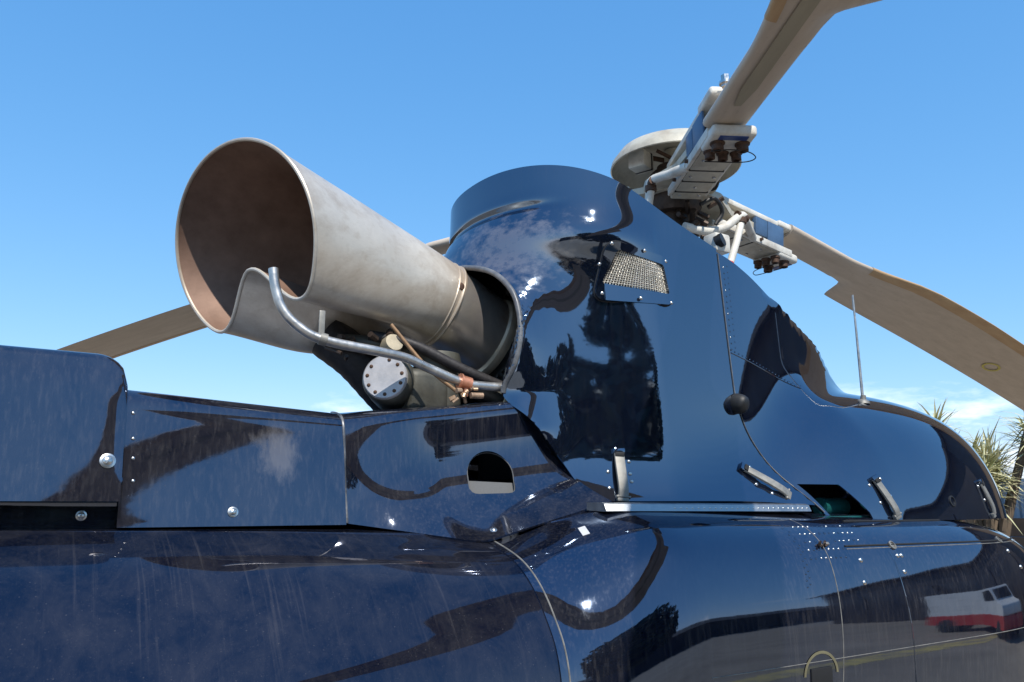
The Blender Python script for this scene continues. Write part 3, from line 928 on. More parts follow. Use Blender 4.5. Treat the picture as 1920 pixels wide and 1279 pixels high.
# ---- black rubber bumper on the cowl seam
h, n = flank(fcowl, 1.484, 1.992)
bm = bmesh.new(); add_lathe(bm, [(0, .032), (.009, .031), (.0155, .027), (.019, .018), (.0205, .004), (.020, -.004)], at(h, n + Vector((0, 0, -.25))) @ Matrix.Diagonal((1, 1.22, 1, 1)), 24)
hp(bm_obj('rubber_bumper', bm, M_RUBBER))

M_JOINT = simple('dusty_joint', (.20, .19, .17), .6, .2, .4, 40)
# ---- seams: a weather strip where the engine cowling meets the forward cowl, panel joints along the fuselage
def seam(name, pts, r, mat, parent):
    bm = bmesh.new(); add_tube(bm, pts, r, 6); return sub(bm_obj(name, bm, mat), parent)
pts = []
for i in range(60):
    z = lerp(1.735, 2.372, i / 59); X = seam_x(z)
    h, n = flank(fcowl, X + .0015, z); pts.append(h + n * .0004)
seam('cowl_seam', pts, .0013, M_RUBBER, fcowl)
seam('seam_edge', [p + Vector((.0030, -.0004, 0)) for p in pts], .0007, M_JOINT, fcowl)
def run(X0, X1, z0, z1, n=60, off=.0):
    out = []
    for i in range(n + 1):
        h, nn = flank(fus, lerp(X0, X1, i / n), lerp(z0, z1, i / n)); out.append(h + nn * off)
    return out
seam('panel_joint', run(1.06, 2.62, 1.4635, 1.4635, 90), .0009, M_JOINT, fus)
seam('locker_joint', run(1.50, 2.52, 1.6680, 1.664, 80), .0024, M_BLACK, fus)
seam('locker_lip', run(1.50, 2.52, 1.6625, 1.6585, 80), .0010, M_JOINT, fus)
seam('cowl_base_gap', run(1.60, 2.55, 1.7160, 1.7130, 70), .0030, M_BLACK, fus)
seam('panel_joint', run(1.435, 1.40, 1.722, 1.30, 40), .0009, M_JOINT, fus)
seam('panel_joint', run(1.64, 1.655, 1.655, 1.30, 40), .0012, P_CLEAN, fus)
# tail boom joint ring
ring_pts = [body_pt(.805, 8 * j / 120, .0045) for j in range(18, 112)]
seam('frame_joint', ring_pts, .0015, M_JOINT, fus)

# ---- rows of rivets
rv = random.Random(3)
for r_, z in enumerate((1.7075, 1.694, 1.679, 1.664, 1.648)):
    n_ = 12 if r_ < 3 else 8
    for k in range(n_):
        X = 1.398 - .006 * r_ + .0158 * k
        if r_ in (2,) and k in (3, 4, 5): continue
        h, n = flank(fus, X + rv.uniform(-.001, .001), z); stud(fus, h, n, rv.uniform(.0022, .0030), *((me_rivet, 'rivet') if rv.random() < .6 else (me_privet, 'painted_rivet')))
for k in range(11):
    z = 1.722 - .012 * k; h, n = flank(fus, 1.372 - .0025 * k, z); stud(fus, h, n, .0022, me_privet, 'painted_rivet')
    h, n = flank(fus, 1.362 - .0025 * k, z - .005); stud(fus, h, n, .0022, me_privet, 'painted_rivet')
for a, b in ((1.528, 1.640), (1.662, 1.645), (1.676, 1.645), (1.515, 1.597), (1.664, 1.612), (2.16, 1.64), (2.2, 1.60)):
    h, n = flank(fus, a, b); stud(fus, h, n, .0055)
for k in range(15):
    z = 2.34 - .0152 * k; h, n = flank(fcowl, 1.489 + .001 * (k % 2), z); stud(fcowl, h, n, .0024, me_rivet if k % 4 == 0 else me_privet, 'rivet' if k % 4 == 0 else 'painted_rivet')
    h, n = flank(fcowl, 1.505, z + .006); stud(fcowl, h, n, .0020, me_privet, 'painted_rivet')
mr = []
for k in range(41):
    X = lerp(1.485, 1.80, k / 40); z = lerp(2.118, 2.060, k / 40)
    h, n = flank(fcowl, X, z); mr.append(h + n * .0005)
    if k % 2 == 0: stud(fcowl, h + Vector((0, 0, .007)), n, .0022, me_privet, 'painted_rivet')
seam('fairing_joint', mr, .0013, P_CLEAN, fcowl)
# quarter-turn fasteners and the worn vent cluster
for X in (1.663, 2.15):
    h, n = flank(fus, X, 1.6655)
    bm = bmesh.new(); add_lathe(bm, [(.010, 0), (.010, .003), (.0075, .0035), (.007, .001), (0, .0015)], at(h, n), 20)
    add_tube(bm, [h + n * .004 + Vector((.006, 0, -.002)), h + n * .004 + Vector((.002, 0, -.014)), h + n * .003 + Vector((-.003, 0, -.018))], .0016, 6)
    sub(bm_obj('fastener', bm, M_LATCH), fus)
h, n = flank(fus, 1.428, 1.671)
bm = bmesh.new()
for k in range(9):
    a = rv.uniform(0, 6.28); q = h + frame(n) @ Vector((rv.uniform(-.014, .014), rv.uniform(-.006, .006), .002))
    add_tube(bm, [q, q + frame(n) @ Vector((.007 * math.cos(a), .003 * math.sin(a), .005))], .0024, 5)
sub(bm_obj('broken_clip', bm, M_BROWN), fus)
h2 = h + frame(n) @ Vector((.014, .002, .003))
bm = bmesh.new(); add_box(bm, (.014, .006, .005), at(h2, n), .001); sub(bm_obj('clip_tab', bm, M_LATCH), fus)
# dark drain port in the bulge, pale tape on the deck shoulder
h, n = flank(fcowl, 2.093, 1.762)
bm = bmesh.new(); add_lathe(bm, [(.0145, -.001), (.0145, .002), (.011, .0025), (.0105, -.001), (0, -.001)], at(h, n), 24); sub(bm_obj('drain_port', bm, M_RUBBER), fcowl)
h, n = near(fus, (.935, -.465, 1.708))
bm = bmesh.new(); add_box(bm, (.014, .034, .0008), at(h + n * .0006, n, spin=R_(38))); sub(bm_obj('tape_patch', bm, M_TAPE, smooth=False), fus)
# filler cover low on the side, with its pale arc mark
h, n = flank(fus, 1.345, 1.437)
bm = bmesh.new(); add_box(bm, (.060, .055, .003), at(h + n * .0008 + Vector((0, 0, -.012)), n), .001); sub(bm_obj('filler_opening', bm, M_BLACK), fus)
bm = bmesh.new()
for k in range(20):
    q = []
    for kk, rr in ((k, .050), (k + 1, .050), (k + 1, .044), (k, .044)):
        a = math.pi * kk / 20
        hh, nn = flank(fus, 1.345 + rr * math.cos(a), 1.440 + rr * .85 * math.sin(a)); q.append(bm.verts.new(hh + nn * .0012))
    bm.faces.new(q)
sub(bm_obj('filler_arc_mark', bm, simple('faded_yellow_decal', (.16, .145, .085), .5, 0, .2, 40), smooth=False), fus)

# ---- open hatch in the forward cowl
solid(fcowl, .005); bake(fcowl)
hp_ = [Vector(p) for p in ((1.603, -.45, 1.801), (1.692, -.49, 1.800), (1.748, -.52, 1.735), (1.764, -.52, 1.690), (1.665, -.50, 1.690))]
bm = bmesh.new()
A = [bm.verts.new(p + Vector((0, -.12, 0))) for p in hp_]; B = [bm.verts.new(p + Vector((0, .10, 0))) for p in hp_]
bm.faces.new(A); bm.faces.new(B[::-1])
for i in range(5): bm.faces.new((A[i], B[i], B[(i+1) % 5], A[(i+1) % 5]))
bmesh.ops.recalc_face_normals(bm, faces=bm.faces)
me = bpy.data.meshes.new('cutter'); bm.to_mesh(me); bm.free(); ct = bpy.data.objects.new('cutter', me); link(ct)
cut(fcowl, ct); fcowl.data.set_sharp_from_angle(angle=R_(50))
bm = bmesh.new(); add_box(bm, (.30, .005, .22), Matrix.Translation((1.70, -.36, 1.80)) @ Matrix.Rotation(R_(-8), 4, 'X')); sub(bm_obj('hatch_back_panel', bm, M_BLACK, smooth=False), fcowl)
bm = bmesh.new(); add_box(bm, (.26, .13, .006), Matrix.Translation((1.70, -.43, 1.724))); add_cyl(bm, .022, .022, .09, Matrix.Translation((1.735, -.42, 1.748)) @ Matrix.Rotation(R_(90), 4, 'Y'), 20)
sub(bm_obj('hatch_tray', bm, M_TEAL), fcowl)

# ---- antenna rod
h, n = near(fcowl, (2.046, -.328, 2.046))
bm = bmesh.new(); add_tube(bm, [h + Vector((0, 0, -.01)), h + Vector((.0, .001, .15)), h + Vector((-.001, .002, .312))], [.0042, .0036, .0028], 10)
ant = hp(bm_obj('antenna_rod', bm, M_TUBE))
bm = bmesh.new(); add_lathe(bm, [(.019, -.004), (.016, .003), (.008, .007), (.007, .018), (0, .02)], at(h, (0, -.15, 1)), 20); sub(bm_obj('antenna_base', bm, M_LATCH), ant)

# ================= exhaust fittings
def tube_part(name, pts, r, mat, n=6, parent=None, seg=14):
    bm = bmesh.new(); add_tube(bm, catmull(pts, n), r, seg); o = bm_obj(name, bm, mat)
    return hp(o) if parent is None else sub(o, parent)
# clamp rings and the dark toothed ring behind the elbow
c, hh, uu, _, _ = pipe_frame(Vector((1.005, 0, 2.160)), 0, .35, 0, 0); an = -hh.cross(uu)
if an.x > 0: an = -an
FM = at(c, an)
bm = bmesh.new(); add_lathe(bm, [(.096, -.012), (.108, -.010), (.111, 0), (.108, .010), (.099, .014)], FM, 64); sub(bm_obj('clamp_ring', bm, simple('heat_tan_ring', (.55, .47, .36), .45, .6, .2, 20)), elbow)
FM2 = at(c - an * .035, an)
bm = bmesh.new(); add_lathe(bm, [(.05, .012), (.145, .012), (.150, .004), (.150, -.012), (.05, -.012)], FM2, 64)
for k in range(48): add_box(bm, (.007, .007, .016), FM2 @ Matrix.Rotation(2*math.pi*k/48, 4, 'Z') @ Matrix.Translation((.138, 0, .016)), 0)
hp(bm_obj('toothed_ring', bm, simple('sooty_black_metal', (.03, .03, .03), .5, .3, .4, 20)))
bm = bmesh.new(); add_box(bm, (.02, .60, .56), Matrix.Translation((1.16, 0, 2.10))); hp(bm_obj('firewall', bm, M_BLACK, smooth=False))
bm = bmesh.new()
for a, b in (((1.08, -.20, 2.30), (1.02, -.06, 2.27)), ((1.07, -.02, 2.31), (1.07, -.03, 2.16)), ((1.09, -.22, 2.22), (1.06, .1, 2.29))): add_tube(bm, [a, b], .008, 8)
hp(bm_obj('engine_brace', bm, M_BLACK))
# rivet scar on the pipe
q = pipe_pt(.965, R_(14)); q0 = pipe_pt(.965, R_(15)); nn = (pipe_pt(.965, R_(14)) - pipe_at(.965)[0]).normalized()
bm = bmesh.new(); add_lathe(bm, [(.010, -.001), (.009, .002), (.004, .0035), (0, .004)], at(q, nn), 14); sub(bm_obj('rusty_stud', bm, M_RUST), pipe)
# round cover plate with its bolts, on the olive housing
dc2, dn2 = Vector((.668, -.135, 2.017)), Vector((-.60, -.78, .06)).normalized()
DM = at(dc2, dn2)
bm = bmesh.new(); add_lathe(bm, [(.0475, -.012), (.0475, .0), (.045, .003), (.0, .003)], DM, 48)
disc = hp(bm_obj('cover_plate', bm, M_DISC))
for k in range(11):
    a = 2*math.pi*k/11 + .2; 
    if k == 3: continue
    stud(disc, DM @ Vector((.0375 * math.cos(a), .0375 * math.sin(a), .003)), dn2, .0042, dome_mesh(M_RUST, 'bolt') if k == 0 else BOLT, 'bolt')
    if k == 0: BOLT = disc.children[0].data
bm = bmesh.new()
add_lathe(bm, [(.0, .0), (.049, -.008), (.053, -.014), (.056, -.05), (.060, -.12), (.055, -.22), (.0, -.24)], DM, 40)
add_box(bm, (.10, .16, .10), Matrix.Translation((.775, -.06, 1.995)), .02, 3)
add_lathe(bm, [(.0, .06), (.05, .06), (.055, .04), (.055, -.09), (0, -.1)], Matrix.Translation((.82, -.08, 2.03)), 28)
hp(bm_obj('valve_housing', bm, M_HOUSING))
tube_part('woven_sleeve', [(.60, .05, 2.13), (.66, .02, 2.08), (.72, .01, 2.02), (.78, .02, 1.97)], [.050 + .001 * (i % 2) for i in range(19)], M_MESHDARK, 6)
tube_part('hose', [(.60, -.02, 2.105), (.70, -.06, 2.10), (.80, -.10, 2.075), (.90, -.12, 2.02), (.96, -.13, 1.99)], .019, M_HOUSING, 6)
tube_part('hose', [(.66, -.06, 2.12), (.74, -.11, 2.10), (.84, -.15, 2.05), (.95, -.17, 2.01)], .012, M_MESHDARK, 6)
bm = bmesh.new()
for k in range(14):
    q = Vector((rv.uniform(.58, .72), rv.uniform(-.10, .0), rv.uniform(2.06, 2.12)))
    add_tube(bm, [q, q + Vector((rv.uniform(-.03, .03), rv.uniform(-.03, .03), rv.uniform(-.02, .02)))], rv.uniform(.004, .010), 7)
hp(bm_obj('pipe_fittings', bm, M_BROWN))['kind'] = 'stuff'
bm = bmesh.new(); add_lathe(bm, [(0, .02), (.020, .018), (.024, 0), (.020, -.02), (0, -.03)], Matrix.Translation((.70, -.09, 2.095)) @ Matrix.Rotation(R_(70), 4, 'X'), 20); hp(bm_obj('tan_fitting', bm, simple('tan_cast_fitting', (.40, .34, .24), .5, .2, .3, 30)))
# drain tube with its bracket and copper clamp
DT = [(.412, -.165, 2.206), (.418, -.170, 2.165), (.436, -.178, 2.118), (.478, -.190, 2.081), (.526, -.198, 2.066), (.613, -.200, 2.058), (.684, -.200, 2.050), (.733, -.205, 2.033), (.817, -.210, 2.007), (.870, -.212, 2.004), (.955, -.215, 2.006)]
dt = tube_part('drain_tube', DT, .0098, M_TUBE, 8)
bm = bmesh.new()
add_box(bm, (.012, .004, .060), Matrix.Translation((.508, -.186, 2.100)), .001); add_tube(bm, [(.502, -.194, 2.0715), (.516, -.196, 2.0685)], .0125, 14)
sub(bm_obj('tube_bracket', bm, M_LATCH), dt)
bm = bmesh.new(); add_tube(bm, [(.806, -.2095, 2.0105), (.832, -.2108, 2.005)], .0145, 16); add_tube(bm, [(.806, -.2095, 2.0105), (.810, -.2097, 2.0098)], .017, 16); add_box(bm, (.010, .010, .03), Matrix.Translation((.820, -.212, 1.992)), .002)
sub(bm_obj('copper_clamp', bm, M_COPPER), dt)
tube_part('control_rod', [(.665, -.165, 2.125), (.735, -.19, 2.040), (.800, -.215, 1.985)], .0042, simple('rusty_rod', (.33, .20, .11), .5, .5, .3, 40), 4)
bm = bmesh.new()
for k in range(10):
    q = Vector((rv.uniform(.795, .835), rv.uniform(-.235, -.21), rv.uniform(1.972, 1.995))); add_tube(bm, [q, q + Vector((rv.uniform(-.014, .014), rv.uniform(-.01, .01), rv.uniform(-.01, .012)))], rv.uniform(.003, .006), 7)
add_tube(bm, [(.822, -.232, 1.978), (.850, -.234, 1.979)], .0065, 10)
hp(bm_obj('rod_end_joint', bm, simple('copper_stained_joint', (.42, .28, .18), .5, .5, .4, 60)))
bm = bmesh.new(); add_box(bm, (.016, .004, .05), Matrix.Translation((.925, -.222, 1.988)) @ Matrix.Rotation(R_(25), 4, 'Y'), .001); hp(bm_obj('tan_tab', bm, simple('tan_tab_metal', (.50, .40, .26), .5, .3, .2, 40)))

# ================= rotor hub
bm = bmesh.new()
add_tube(bm, [HUB + Vector((0, 0, -.45)), HUB + Vector((0, 0, .10))], .045, 24)
add_lathe(bm, [(.0, -.06), (.075, -.06), (.085, -.04), (.085, .05), (.06, .08), (0, .09)], Matrix.Translation(HUB), 32)
hub = hp(bm_obj('rotor_hub', bm, M_BROWN)); tag(hub, 'cream and white rotor hub with dark oily bolts')
def hs(name, bm, mat, M=None, **kw):
    o = bm_obj(name, bm, mat, hub, **kw)
    if M is not None: o.matrix_basis = M
    return o
# bowl on top
bm = bmesh.new(); add_lathe(bm, [(0, .050), (.10, .047), (.17, .030), (.196, -.005), (.200, -.022), (.196, -.024), (.190, -.006), (.165, .022), (.10, .038), (0, .040)], Matrix.Translation((1.675, 0, 2.800)), 64)
hs('vibration_bowl', bm, M_CREAM)
bm = bmesh.new(); add_cyl(bm, .03, .03, .12, Matrix.Translation((1.672, 0, 2.775)), 20); hs('bowl_stem', bm, M_CREAM)
bm = bmesh.new(); add_box(bm, (.062, .055, .052), Matrix.Translation((1.566, .035, 2.788)) @ Matrix.Rotation(R_(20), 4, 'Z'), .003); hs('weight_box', bm, M_WHITE)
bm = bmesh.new(); add_box(bm, (.007, .057, .054), Matrix.Translation((1.583, .0405, 2.788)) @ Matrix.Rotation(R_(20), 4, 'Z'), .001); hs('box_band', bm, M_RUBBER)
bm = bmesh.new(); add_tube(bm, catmull([(1.60, .0, 2.82), (1.63, -.02, 2.80), (1.66, -.03, 2.79), (1.70, -.04, 2.80)], 4), .006, 8); add_tube(bm, [(1.61, .05, 2.82), (1.68, .02, 2.81)], .008, 8); hs('rusty_lever', bm, M_RUST)
ARMS = ((-118, .03), (2, -.115), (122, -.07))
protos = {}
def arm_piece(name, build, mat, smooth=True):
    for k, (az, sl) in enumerate(ARMS):
        M = Matrix.Translation(HUB) @ Matrix.Rotation(R_(az), 4, 'Z') @ Matrix.Rotation(-math.atan(sl), 4, 'Y') @ Matrix.Diagonal((.95, .95, 1, 1))
        if name not in protos:
            bm = bmesh.new(); build(bm); protos[name] = hs(name, bm, mat, M, smooth=smooth)
        else:
            o = protos[name].copy(); link(o); o.parent = hub; o.matrix_basis = M
def pr(bm, poly, z, h): add_prism(bm, rounded(poly, .012, 3), h, Matrix.Translation((0, 0, z)))
arm_piece('star_arm', lambda bm: pr(bm, [(-.02, -.10), (.10, -.115), (.22, -.055), (.44, -.040), (.44, .040), (.22, .055), (.10, .115), (-.02, .10)], 0, .020), M_CREAM)
arm_piece('sleeve_plate', lambda bm: add_box(bm, (.40, .098, .020), Matrix.Translation((.335, 0, -.052)), .004), M_CREAM)
arm_piece('upper_sleeve_plate', lambda bm: add_box(bm, (.42, .105, .018), Matrix.Translation((.335, 0, .042)), .004), M_WHITE)
for xx in (.190, .262, .334):
    protos.pop('rubber_band', None)
    arm_piece('rubber_band', lambda bm: add_box(bm, (.0045, .100, .022), Matrix.Translation((xx, 0, -.0525)), .0), M_RUBBER)
arm_piece('edge_rail', lambda bm: (add_box(bm, (.38, .012, .024), Matrix.Translation((.34, -.055, -.048)), .003), add_box(bm, (.38, .010, .020), Matrix.Translation((.34, .055, -.048)), .003)), M_WHITE)
arm_piece('end_fitting', lambda bm: add_box(bm, (.105, .118, .030), Matrix.Translation((.515, 0, -.058)), .010, 3), M_WHITE)
arm_piece('upper_end_fitting', lambda bm: add_box(bm, (.11, .12, .024), Matrix.Translation((.515, 0, .044)), .008, 3), M_WHITE)
arm_piece('blue_label', lambda bm: add_box(bm, (.020, .075, .002), Matrix.Translation((.550, 0, -.0735)), 0), M_DARKBLUE)
arm_piece('blue_side_plate', lambda bm: (add_box(bm, (.085, .007, .070), Matrix.Translation((.445, -.054, -.003)), .002), add_box(bm, (.06, .02, .06), Matrix.Translation((.37, -.048, .0)), .004)), M_BLUE)
for x, y, r in ((.520, -.032, .017), (.520, .034, .017), (.470, -.036, .0145), (.466, .0, .0145), (.468, .036, .0145)):
    protos.pop('hub_bolt', None)
    arm_piece('hub_bolt', lambda bm: add_lathe(bm, [(r * 1.15, -.070), (r * 1.15, -.076), (r * .9, -.079), (r * .9, -.092), (r * .55, -.094), (r * .5, -.086), (0, -.086)], Matrix.Translation((x, y, 0)), 16), M_RUST)
for x, y in ((.17, -.03), (.17, .03), (.225, 0), (.295, -.034), (.295, .034), (.40, -.03), (.40, .03)):
    protos.pop('plate_rivet', None)
    arm_piece('plate_rivet', lambda bm: add_lathe(bm, [(.0052, -.0615), (.0050, -.0645), (.0030, -.0658), (0, -.066)], Matrix.Translation((x, y, 0)), 10), M_STEEL)
for x in (.24, .36):
    protos.pop('rail_bolt', None)
    arm_piece('rail_bolt', lambda bm: add_cyl(bm, .006, .006, .016, Matrix.Translation((x, -.0615, -.048)) @ Matrix.Rotation(R_(90), 4, 'X'), 6), M_RUST)
arm_piece('grease_hose', lambda bm: add_tube(bm, catmull([(.10, .05, -.02), (.16, .085, -.035), (.24, .070, -.03), (.30, .058, -.02)], 5), .0045, 8), M_RUBBER)
arm_piece('damper_block', lambda bm: add_box(bm, (.07, .080, .050), Matrix.Translation((.42, 0, -.005)), .006), M_RUBBER)
def wire(bm): add_tube(bm, catmull([(.52, -.05, -.095), (.525, 0, -.092), (.52, .05, -.094), (.50, .075, -.10), (.47, .05, -.098), (.465, -.05, -.097)], 5), .0015, 5)
arm_piece('locking_wire', wire, M_RUBBER)
def horn(bm): add_tube(bm, catmull([(.33, -.052, -.050), (.27, -.085, -.045), (.20, -.120, -.035), (.165, -.120, -.055), (.12, -.115, -.095), (.05, -.100, -.125), (-.03, -.085, -.130)], 6), [.014] * 6 + [.013] * 31, 12)
arm_piece('pitch_horn', horn, M_WHITE)
arm_piece('horn_bolt', lambda bm: (add_cyl(bm, .012, .012, .05, Matrix.Translation((.19, -.122, -.04)) @ Matrix.Rotation(R_(90), 4, 'Y'), 14), add_cyl(bm, .017, .017, .016, Matrix.Translation((.188, -.122, -.055)), 14)), M_RUST)
arm_piece('pitch_link', lambda bm: add_tube(bm, [(.188, -.122, -.06), (.155, -.132, -.14), (.085, -.150, -.29)], .0115, 14), M_WHITE)
arm_piece('link_mark', lambda bm: add_tube(bm, [(.1185, -.1413, -.218), (.1148, -.1423, -.226)], .0122, 14), M_RED)
arm_piece('root_nut', lambda bm: (add_cyl(bm, .011, .011, .03, Matrix.Translation((.60, -.03, .05)), 6), add_cyl(bm, .016, .016, .006, Matrix.Translation((.60, -.03, .045)), 16)), M_STEEL)
bm = bmesh.new()
for k in range(18):
    q = HUB + Vector((rv.uniform(-.05, .08), rv.uniform(-.12, .0), rv.uniform(-.14, -.05))); add_tube(bm, [q, q + Vector((rv.uniform(-.04, .04), rv.uniform(-.04, .04), rv.uniform(-.03, .03)))], rv.uniform(.005, .011), 7)
hs('oily_linkage', bm, M_BROWN)['kind'] = 'stuff'
bm = bmesh.new(); add_tube(bm, catmull([HUB + Vector((-.02, -.13, -.07)), HUB + Vector((.02, -.15, -.05)), HUB + Vector((.06, -.14, -.08)), HUB + Vector((.04, -.13, -.12))], 5), .006, 8); hs('loose_cable', bm, M_RUBBER)
bm = bmesh.new(); add_box(bm, (.060, .05, .055), Matrix.Translation((1.635, -.19, 2.470)), .008, 2); hs('white_bracket', bm, M_WHITE)
bm = bmesh.new(); add_cyl(bm, .019, .019, .02, Matrix.Translation((1.622, -.213, 2.472)) @ Matrix.Rotation(R_(75), 4, 'X') @ Matrix.Rotation(R_(20), 4, 'Y'), 20); hs('bracket_bearing', bm, M_RUBBER)
bm = bmesh.new(); add_tube(bm, [(1.455, .52 - .9, 2.76), (1.45, -.365, 2.70)], .004, 6)
bm.free()
# swashplate inside the cowl top
bm = bmesh.new(); add_lathe(bm, [(.05, .03), (.17, .02), (.19, 0), (.17, -.02), (.05, -.03)], Matrix.Translation((HUB.x, 0, 2.40)), 40); hs('swashplate', bm, M_ALU)

# ================= landing gear, below the frame
for sy in (-1, 1):
    hp(bm_obj('landing_skid', (lambda bm: (add_tube(bm, catmull([(-.9, sy * .95, .05), (.2, sy * .98, .05), (1.8, sy * 1.0, .05), (2.7, sy * 1.0, .05), (3.1, sy * 1.0, .16), (3.3, sy * 1.0, .30)], 6), .045, 14), bm)[1])(bmesh.new()), M_RUBBER))
for X in (.45, 1.9):
    hp(bm_obj('cross_tube', (lambda bm: (add_tube(bm, catmull([(X, -.97, .07), (X, -.80, .50), (X, -.45, .86), (X, 0, .92), (X, .45, .86), (X, .80, .50), (X, .97, .07)], 6), .035, 14), bm)[1])(bmesh.new()), M_RUBBER))

# ================================================================== SETTING
def sheet(name, x0, x1, y0, y1, z, mat):
    return mesh_obj(name, [(x0, y0, z), (x1, y0, z), (x1, y1, z), (x0, y1, z)], [(0, 1, 2, 3)], mat, smooth=False)
def ground_mat():
    t = NT('worn_apron')
    n = t.noise(.6, detail=8, rough=.65); g = t.noise(140, detail=2)
    c = t.mix(t.rng(n, .3, .7), (.21, .168, .122), (.33, .27, .20))
    c = t.mix(t.math('MULTIPLY', t.rng(g, .4, .7), .4), c, (.15, .13, .11))
    t.set(Base_Color=c, Roughness=.9); t.bump(g, .3, .01)
    return t.m
tag(sheet('ground', -900, 900, -900, 900, 0, ground_mat()), kind='structure')
def line_mat():
    t = NT('worn_yellow_paint')
    n = t.noise(3, detail=8, rough=.7)
    t.set(Base_Color=t.mix(t.rng(n, .42, .62), (.55, .42, .13), (.26, .21, .15)), Roughness=.85)
    return t.m
tag(sheet('yellow_line', 3.0, 60, -4.75, -4.30, .004, line_mat()), kind='structure')

# ---- dark hangar on the starboard side, seen only in the paintwork
hang = tag(empty('hangar', (20.9, -7.25, 0)), 'dark brown metal hangar mirrored in the side of the helicopter', 'hangar')
M_HW = simple('dark_brown_cladding', (.020, .014, .014), .6, 0, .3, 1.2)
M_HR = simple('dark_roof_sheet', (.030, .026, .026), .9, 0, .3, 1.0)
M_HD = simple('hangar_door_grey', (.026, .021, .021), .5, 0, .25, 1.0)
def hpart(name, bm, mat):
    o = bm_obj(name, bm, mat, hang, smooth=False); return o
HZ = R_(-51.7)
HR = Matrix.Rotation(HZ, 4, 'Z')
def hbox(name, c, sz, mat):
    bm = bmesh.new(); add_box(bm, sz, HR @ Matrix.Translation(c)); return hpart(name, bm, mat)
bm = bmesh.new()
L, W, H, RH = 23.5, 8, 5.0, 6.3
prof = [(-W/2, 0), (W/2, 0), (W/2, H), (0, RH), (-W/2, H)]
a = [bm.verts.new(HR @ Vector((-L/2, y, z))) for y, z in prof]; b = [bm.verts.new(HR @ Vector((L/2, y, z))) for y, z in prof]
bm.faces.new(a[::-1]); bm.faces.new(b)
for i in range(5): bm.faces.new((a[i], a[(i+1) % 5], b[(i+1) % 5], b[i]))
hpart('wall', bm, M_HW)
for sgn in (-1, 1):
    bm = bmesh.new()
    q = [HR @ Vector((x, y, z)) for x, y, z in ((-L/2 - .4, sgn * (W/2 + .5), H - .10), (L/2 + .4, sgn * (W/2 + .5), H - .10), (L/2 + .4, 0, RH + .06), (-L/2 - .4, 0, RH + .06))]
    vs = [bm.verts.new(p) for p in q] + [bm.verts.new(p + Vector((0, 0, .12))) for p in q]
    for f_ in ((0, 1, 2, 3), (7, 6, 5, 4), (0, 4, 5, 1), (1, 5, 6, 2), (2, 6, 7, 3), (3, 7, 4, 0)): bm.faces.new([vs[i] for i in f_])
    hpart('roof', bm, M_HR)
for k in range(4): hbox('door_leaf', (-8.4 + 5.6 * k, -W/2 - .06, 1.75), (5.2, .08, 3.5), M_HD)

shed = tag(empty('shed', (9, -36, 0)), 'long low dark shed far off on the starboard side', 'shed')
bm = bmesh.new(); add_box(bm, (72, 9, 3.6), Matrix.Translation((0, 0, 1.8))); bm_obj('wall', bm, M_HW, shed, smooth=False)
bm = bmesh.new(); add_prism(bm, [(-5, 0), (5, 0), (0, 1.3)], 72.6, Matrix.Translation((0, 0, 3.602)) @ Matrix.Rotation(R_(90), 4, 'Z') @ Matrix.Rotation(R_(90), 4, 'X')); bm_obj('roof', bm, M_HR, shed, smooth=False)
# ---- unseen bushy tree added behind the viewer to give the cowling a dark reflection
def leaf_mat(name, c0, c1):
    t = NT(name)
    oi = t.new('ShaderNodeObjectInfo'); n = t.noise(2.2, detail=3)
    t.set(Base_Color=t.mix(t.rng(n, .3, .7), c0, c1), Roughness=.55); t.b.inputs['Subsurface Weight'].default_value = 0
    return t.m
M_BARK = simple('rough_bark', (.13, .095, .065), .9, 0, .4, 6, .6)
def bush_tree(name, loc, h, rad, label, seed, mat):
    r = random.Random(seed); T = tag(empty(name, loc), label, 'tree')
    bm = bmesh.new(); add_tube(bm, catmull([(0, 0, -.05), (.05, .03, h * .3), (-.04, .05, h * .55), (.02, 0, h * .8)], 5), [.20 - .010 * i for i in range(16)], 10)
    for k in range(6):
        a = k * 1.05 + r.random(); z0 = h * r.uniform(.25, .45)
        add_tube(bm, catmull([(0, 0, z0), (rad * .3 * math.cos(a), rad * .3 * math.sin(a), z0 + h * .14), (rad * .7 * math.cos(a), rad * .7 * math.sin(a), z0 + h * .28)], 4), [.09 - .008 * i for i in range(9)], 7)
    bm_obj('trunk', bm, M_BARK, T)
    cl = [(r.uniform(-1, 1), r.uniform(-1, 1), r.uniform(-1, 1)) for _ in range(60)]
    cl = [c for c in cl if sum(x * x for x in c) < 1][:30]
    V, Fc = [], []
    for k in range(13000):
        c = r.choice(cl); q = Vector((r.gauss(0, 1), r.gauss(0, 1), r.gauss(0, 1))).normalized() * r.uniform(.5, 1) ** .5 * .38
        p = Vector(((c[0] * .75 + q.x) * rad, (c[1] * .75 + q.y) * rad, h * .60 + (c[2] * .72 + q.z) * h * .42))
        m = Euler((r.uniform(0, 6.3), r.uniform(0, 6.3), r.uniform(0, 6.3))).to_matrix(); l = r.uniform(.10, .19)
        b_ = len(V); V += [p + m @ Vector(v) for v in ((0, -l, 0), (l * .45, 0, .02), (0, l, 0), (-l * .45, 0, .02))]; Fc.append((b_, b_ + 1, b_ + 2, b_ + 3))
    me = bpy.data.meshes.new('crown'); me.from_pydata([tuple(v) for v in V], [], Fc); finish('crown', me, mat, T, smooth=False)
    return T
bush_tree('reflection_tree', (-.6, -7.4, 0), 4.2, 2.9, 'unseen dense dark green tree added for the dark reflection in the engine cowling', 5, leaf_mat('dark_leaves', (.022, .032, .012), (.045, .058, .020)))

